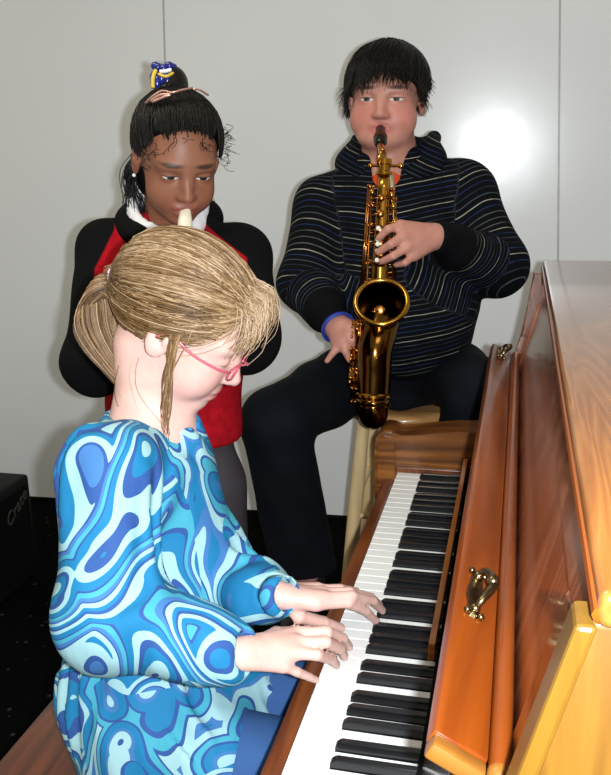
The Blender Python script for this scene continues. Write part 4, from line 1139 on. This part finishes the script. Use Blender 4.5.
# hair
hc = np.array((-.012, 0, .026)); hr = np.array((.107, .0935, .0950))
U = Solid(); k = HB.k
U.ell(HB.w(*hc), hr*k, .01, 'u', HB.R)
U.plane(HB.w(.078, 0, .052), HB.R@V(.62, 0, -.78), .02)
U.ell(HB.w(.080, 0, -.055), V(.082, .112, .098)*k, .010, 's', HB.R)
U.plane(HB.w(-.05, 0, -.040), HB.R@V(.35, 0, -1.), .02)
for s in (-1, 1): U.ell(HB.w(.004, s*.090, -.030), V(.022, .028, .030)*k, .01, 's', HB.R)
hb = solid_obj('hair', U, HB.O-.18, HB.O+.18, .004, M['hair_black'], bp, attrs={'rnd': lambda P: .25+.1*np.sin(300*HB.loc(P)[:, 1])})
G = Strands(3); crown = np.array((-.045, .015, .118))
for i in range(1900):
    ang = rng.uniform(-1, 1)*PI; a_ = abs(ang); e = rng.uniform(.0, 1.)
    if a_ < .80: en = np.array((.104-.014*a_, math.sin(ang)*.088, .050-.012*a_-.024*e*e-(.012 if ang < -.3 else 0)))
    elif a_ < 1.35: en = np.array((.082-(a_-.8)*.09, math.copysign(.0905, ang), .022-(a_-.8)*.05-.02*e))
    elif a_ < 1.9: en = np.array((.020-(a_-1.35)*.09, math.copysign(.092, ang), .004-.02*e-.028*(ang < 0)+.030*(ang > 0)))
    else: en = np.array((-.06-(a_-1.9)*.03, math.copysign(.085-(a_-1.9)*.04, ang), -.045-.02*e+.030*(ang > 0)))
    en = en+rng.normal(0, .004, 3)
    p = scalp_arc(crown+rng.normal(0, .012, 3), en, hc, hr, lift=.006+.02*abs(rng.normal()), n=11, jit=.02*rng.rand())
    p[-1] = p[-1]*.3+en*.7*(1.+.02); p[-1] += np.array((0, .006*rng.normal(), -.004))
    G.add([HB.w(*q) for q in p], .0014, .0004)
G.build('hair_strands', M['hair_black'], hb)
M['blue_band'] = plain('blue_wrist_band', (34, 58, 158), .5)
bm = BM(); wd = nrm(np.mean(dm, 0)-bLw); wx = nrm(np.cross(wd, V(0, 0, 1))); wy = np.cross(wd, wx); wc = bLw+wd*.006
tube(bm, [wc+(wx*math.cos(a)+wy*math.sin(a))*.0355 for a in np.linspace(0, 2*PI, 25)], .008, 8, caps=False, flat=(.5, 1.2)); obj('wrist_band', bm, M['blue_band'], bp, smooth=True)
M['zip_pale'] = plain('pale_metal_pull', (170, 160, 130), .4, .5)
bm = BM(); ps = [at(391, 176+i*8, d=1.905+DB-.0*i) for i in range(3)]
tube(bm, bez([at(391.5, 174, d=1.83+DB), at(392, 181, d=1.825+DB), at(392, 188, d=1.825+DB)], 4), .0055, 8, flat=(1, .5)); obj('zip_pull', bm, M['zip_pale'], bp, smooth=True)

# ---------------------------------------------------------------- saxophone
def brass(name, c, rough=.16):
    m = NT(name); n_ = m.n('TexNoise', {'Vector': m.coords(), 'Scale': 30., 'Detail': 3.})
    cc = lin(c); m.set(Base_Color=m.ramp(n_.outputs[0], [(.3, tuple(x*.75 for x in cc[:3])+(1,)), (.7, cc)]), Metallic=1., Roughness=rough)
    return m.m
M['sax_gold'] = brass('gold_lacquer', (206, 150, 62), .17)
M['sax_dark'] = brass('brass_painted_dim', (120, 82, 36), .14)  # brass colour darkened to stand in for reflections of a dim room
M['sax_inner'] = brass('bell_inside_painted_shade', (40, 26, 12), .3)  # same brass, with the dark reflections inside the bell painted in
M['sax_key'] = brass('amber_key_brass', (176, 112, 54), .2)
M['pearl'] = plain('white_pearl', (226, 222, 214), .25, var=.04)
M['ebonite'] = plain('black_mouthpiece', (12, 11, 11), .2)
M['cork'] = plain('brown_cork', (120, 84, 52), .8)
dT, dB_ = 1.90, 1.955
A_ = at(384, 176, d=dT); Bt = at(375, 398, d=dB_)
sax = empty('saxophone', tuple(Bt), 'brass alto saxophone held by the person in the striped hoodie', 'saxophone')
ax = nrm(Bt-A_); L = np.linalg.norm(Bt-A_)
fwd_s = nrm(V(.10, -1, .12)-ax*(V(.10, -1, .12)@ax)); lef = np.cross(fwd_s, ax)
if lef@_r > 0: lef = -lef                                    # lef: towards the viewer's left
def sp(t, l=0., f=0.): return A_+ax*(t*L)+lef*l+fwd_s*f
rad = lambda t: .0125+.0165*t
bm = BM(); tube(bm, [sp(t) for t in np.linspace(0, 1, 20)], [rad(t) for t in np.linspace(0, 1, 20)], 24); obj('body_tube', bm, M['sax_gold'], sax, smooth=True)
bellc = at(381.5, 303, d=1.825); baxis = nrm(V(.10, -.74, .67)); BS = .91
bend = sp(1.0); bw = sp(1.0, 0, .066)
bm = BM(); pts = []; rr = []
for i in range(17):
    a = PI*i/16; pts.append(bend*(1+math.cos(a))/2+bw*(1-math.cos(a))/2+ax*math.sin(a)*.034); rr.append(.029+.0065*i/16)
tube(bm, pts, rr, 24); 
for t_ in (0, 16):
    rings = tube(bm, [pts[t_]-ax*.006, pts[t_]+ax*.006], rr[t_]+.0025, 24)
bwobj = obj('bow', bm, M['sax_dark'], sax, smooth=True)
bm = BM(); pth = bez([bw, bw-ax*.06+fwd_s*.0, bw-ax*.115+fwd_s*.000, bellc-baxis*.075], 10); N = len(pth)
Lp = np.linspace(0, 1, N); tube(bm, pth, [.0355+.0045*t for t in Lp], 28, caps=False); obj('bell_tube', bm, M['sax_dark'], sax, smooth=True)
bm = BM()
out_ = [(.0385, -.078), (.042, -.052), (.047, -.030), (.052, -.016), (.0565, -.006), (.0595, -.001)]
roll = [(.0595+.0062*math.cos(a), .0035+.0062*math.sin(a)) for a in np.linspace(-.9, 3.0, 10)]
lathe(bm, [(r*BS, t) for r, t in out_+roll+[(.0525, -.002)]], bellc, baxis, 56)
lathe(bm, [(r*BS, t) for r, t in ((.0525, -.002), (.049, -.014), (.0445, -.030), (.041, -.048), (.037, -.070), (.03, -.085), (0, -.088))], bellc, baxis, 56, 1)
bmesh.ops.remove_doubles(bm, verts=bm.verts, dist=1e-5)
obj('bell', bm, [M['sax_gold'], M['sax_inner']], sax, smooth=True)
# neck and mouthpiece
mth = HB.w(.090, 0, -.066)
md = nrm(V(-.14, .86, .50)); e0 = mth-md*.060
nk = bez([sp(-.005), sp(-.05), e0*.5+sp(-.05)*.5+fwd_s*.008, e0-md*.012, e0], 8)
bm = BM(); tube(bm, nk, [.0115-.0045*i/(len(nk)-1) for i in range(len(nk))], 18); neck_o = obj('neck', bm, M['sax_gold'], sax, smooth=True)
bm = BM()
lathe(bm, [(.0115, 0), (.0158, .001), (.0158, .012), (.0135, .014), (.0135, .026), (.0165, .028), (.0165, .034), (.012, .036)], sp(-.075), ax, 24); obj('neck_collar', bm, M['sax_gold'], neck_o, smooth=False, auto=40)
bm = BM(); tube(bm, [sp(-.045, .028), sp(-.045, -.034)], .0032, 8); ball(bm, sp(-.045, .030), .0058, 10); ball(bm, sp(-.045, -.036), .0062, 10); tube(bm, bez([sp(-.04, .012, .006), sp(-.065, .014, .012), sp(-.09, .010, .014), sp(-.11, .004, .013)], 6), .0026, 8)
ball(bm, sp(-.11, .004, .014), (.007, .007, .004), 10)
obj('octave_key', bm, M['sax_gold'], neck_o, smooth=True)
bm = BM(); lathe(bm, [(.0, -.007), (.0085, -.007), (.0096, -.006), (.0096, .012), (.0085, .013)], e0, md, 18); obj('cork', bm, M['cork'], neck_o, auto=40)
bm = BM(); lathe(bm, [(.0, -.010), (.0100, -.010), (.0135, -.004), (.0150, .002), (.0150, .026), (.0128, .030), (.0112, .060), (.0045, .072), (0, .073)], e0, md, 24); obj('mouthpiece', bm, M['ebonite'], sax, auto=40)
bm = BM(); lathe(bm, [(.0148, .016), (.0160, .017), (.0160, .022), (.0146, .024)], e0, md, 24); obj('ligature', bm, M['sax_dark'], sax, auto=40)
# key stacks
def cup(bmx, c, n, r, h=.007):
    lathe(bmx, [(0, h), (r*.55, h*.95), (r*.85, h*.75), (r, h*.3), (r, -.002), (0, -.002)], c, n, 18)
for t, rr_ in ((.10, .0085), (.17, .0095), (.24, .0105), (.30, .011), (.38, .0125), (.52, .0145), (.60, .016), (.68, .017), (.76, .0175)):
    bm = BM(); c = sp(t, .004*math.sin(9*t), rad(t)+.006); cup(bm, c, fwd_s, rr_)
    tube(bm, [c+fwd_s*.006, sp(t+.005, .018, rad(t)+.010), sp(t+.01, .026, rad(t)*.5)], .0024, 8)
    obj('key_cup', bm, M['sax_key'], sax, smooth=True)
for l_, f_, r_, t0, t1 in ((.0330, .004, .0022, .045, .54), (.0285, .014, .0028, .05, .56), (.024, .020, .0020, .12, .92), (-.0235, .014, .0025, .06, .50), (-.028, .006, .0022, .10, .45)):
    bm = BM(); tube(bm, [sp(t0, l_, f_), sp(t1, l_*1.12+.004*np.sign(l_), f_)], r_, 8)
    for t in np.linspace(t0, t1, 7):
        q = sp(t, l_*(1+.12*t), f_); ball(bm, q, r_*1.75, 8); tube(bm, [q, sp(t, l_*.35, f_*.6)], .0016, 6)
    obj('key_rod', bm, M['sax_key'], sax, smooth=True)
for t, l_ in ((.075, .024), (.085, -.020), (.135, -.024), (.20, -.028)):
    bm = BM(); c = sp(t, l_, .010); cup(bm, c, nrm(lef*np.sign(l_)+fwd_s*.4), .0095); tube(bm, [c, sp(t+.08, l_*1.1, .012)], .0025, 8); obj('side_key', bm, M['sax_gold'], sax, smooth=True)
for t in (.235, .285, .305, .335, .375): 
    bm = BM(); lathe(bm, [(0, .0022), (.0048, .0015), (.0056, -.001), (0, -.001)], sp(t, .006, rad(t)+.016), fwd_s, 16); obj('pearl_touch', bm, M['pearl'], sax, smooth=True)
    bm = BM(); lathe(bm, [(.0072, .000), (.0072, -.004), (.002, -.006), (.002, -.014)], sp(t, .006, rad(t)+.016), fwd_s, 16); obj('pearl_holder', bm, M['sax_gold'], sax, smooth=True)
# guard and keys beside the bell, at the viewer's left
for t, r_ in ((.70, .0165), (.80, .0185), (.90, .0195)):
    bm = BM(); c = sp(t, .043, .046); cup(bm, c, nrm(lef+fwd_s*.9), r_, .010); obj('low_key_cup', bm, M['sax_key'], sax, smooth=True)
    bm = BM(); tube(bm, [c+(fwd_s*math.cos(a)*1.1+ax*math.sin(a)*1.15)*r_+lef*.010 for a in np.linspace(.2, 5.6, 18)], .0026, 8); tube(bm, [c, c-lef*.02], .003, 8); ball(bm, c+nrm(lef+fwd_s*.9)*.013, .0042, 10)
    obj('key_guard', bm, M['sax_gold'], sax, smooth=True)
for l_, f_ in ((.042, .030), (.050, .048), (.034, .066)):
    bm = BM(); tube(bm, [sp(.64, l_, f_), sp(1.02, l_*.92, f_)], .0026, 8)
    for t in (.66, .77, .86, .95, 1.01): ball(bm, sp(t, l_*.97, f_), .0046, 8); tube(bm, [sp(t, l_*.97, f_), sp(t, l_*.5, f_*.8)], .002, 6)
    obj('key_rod', bm, M['sax_key'], sax, smooth=True)
for t in (.655, .70): 
    bm = BM(); ball(bm, sp(t, .048, .040), (.010, .006, .006), 12); tube(bm, [sp(t, .048, .040), sp(t+.06, .045, .032)], .003, 8); obj('side_key', bm, M['sax_gold'], sax, smooth=True)
bm = BM(); lathe(bm, [(.0365, -.003), (.0400, 0), (.0400, .005), (.0365, .008)], bw-ax*.012, -ax, 28); obj('bow_ring', bm, M['sax_gold'], sax, auto=40)
bm = BM(); tube(bm, [sp(.80, 0, .02), sp(.80, 0, .05)], .004, 8); obj('brace', bm, M['sax_gold'], sax, auto=40)
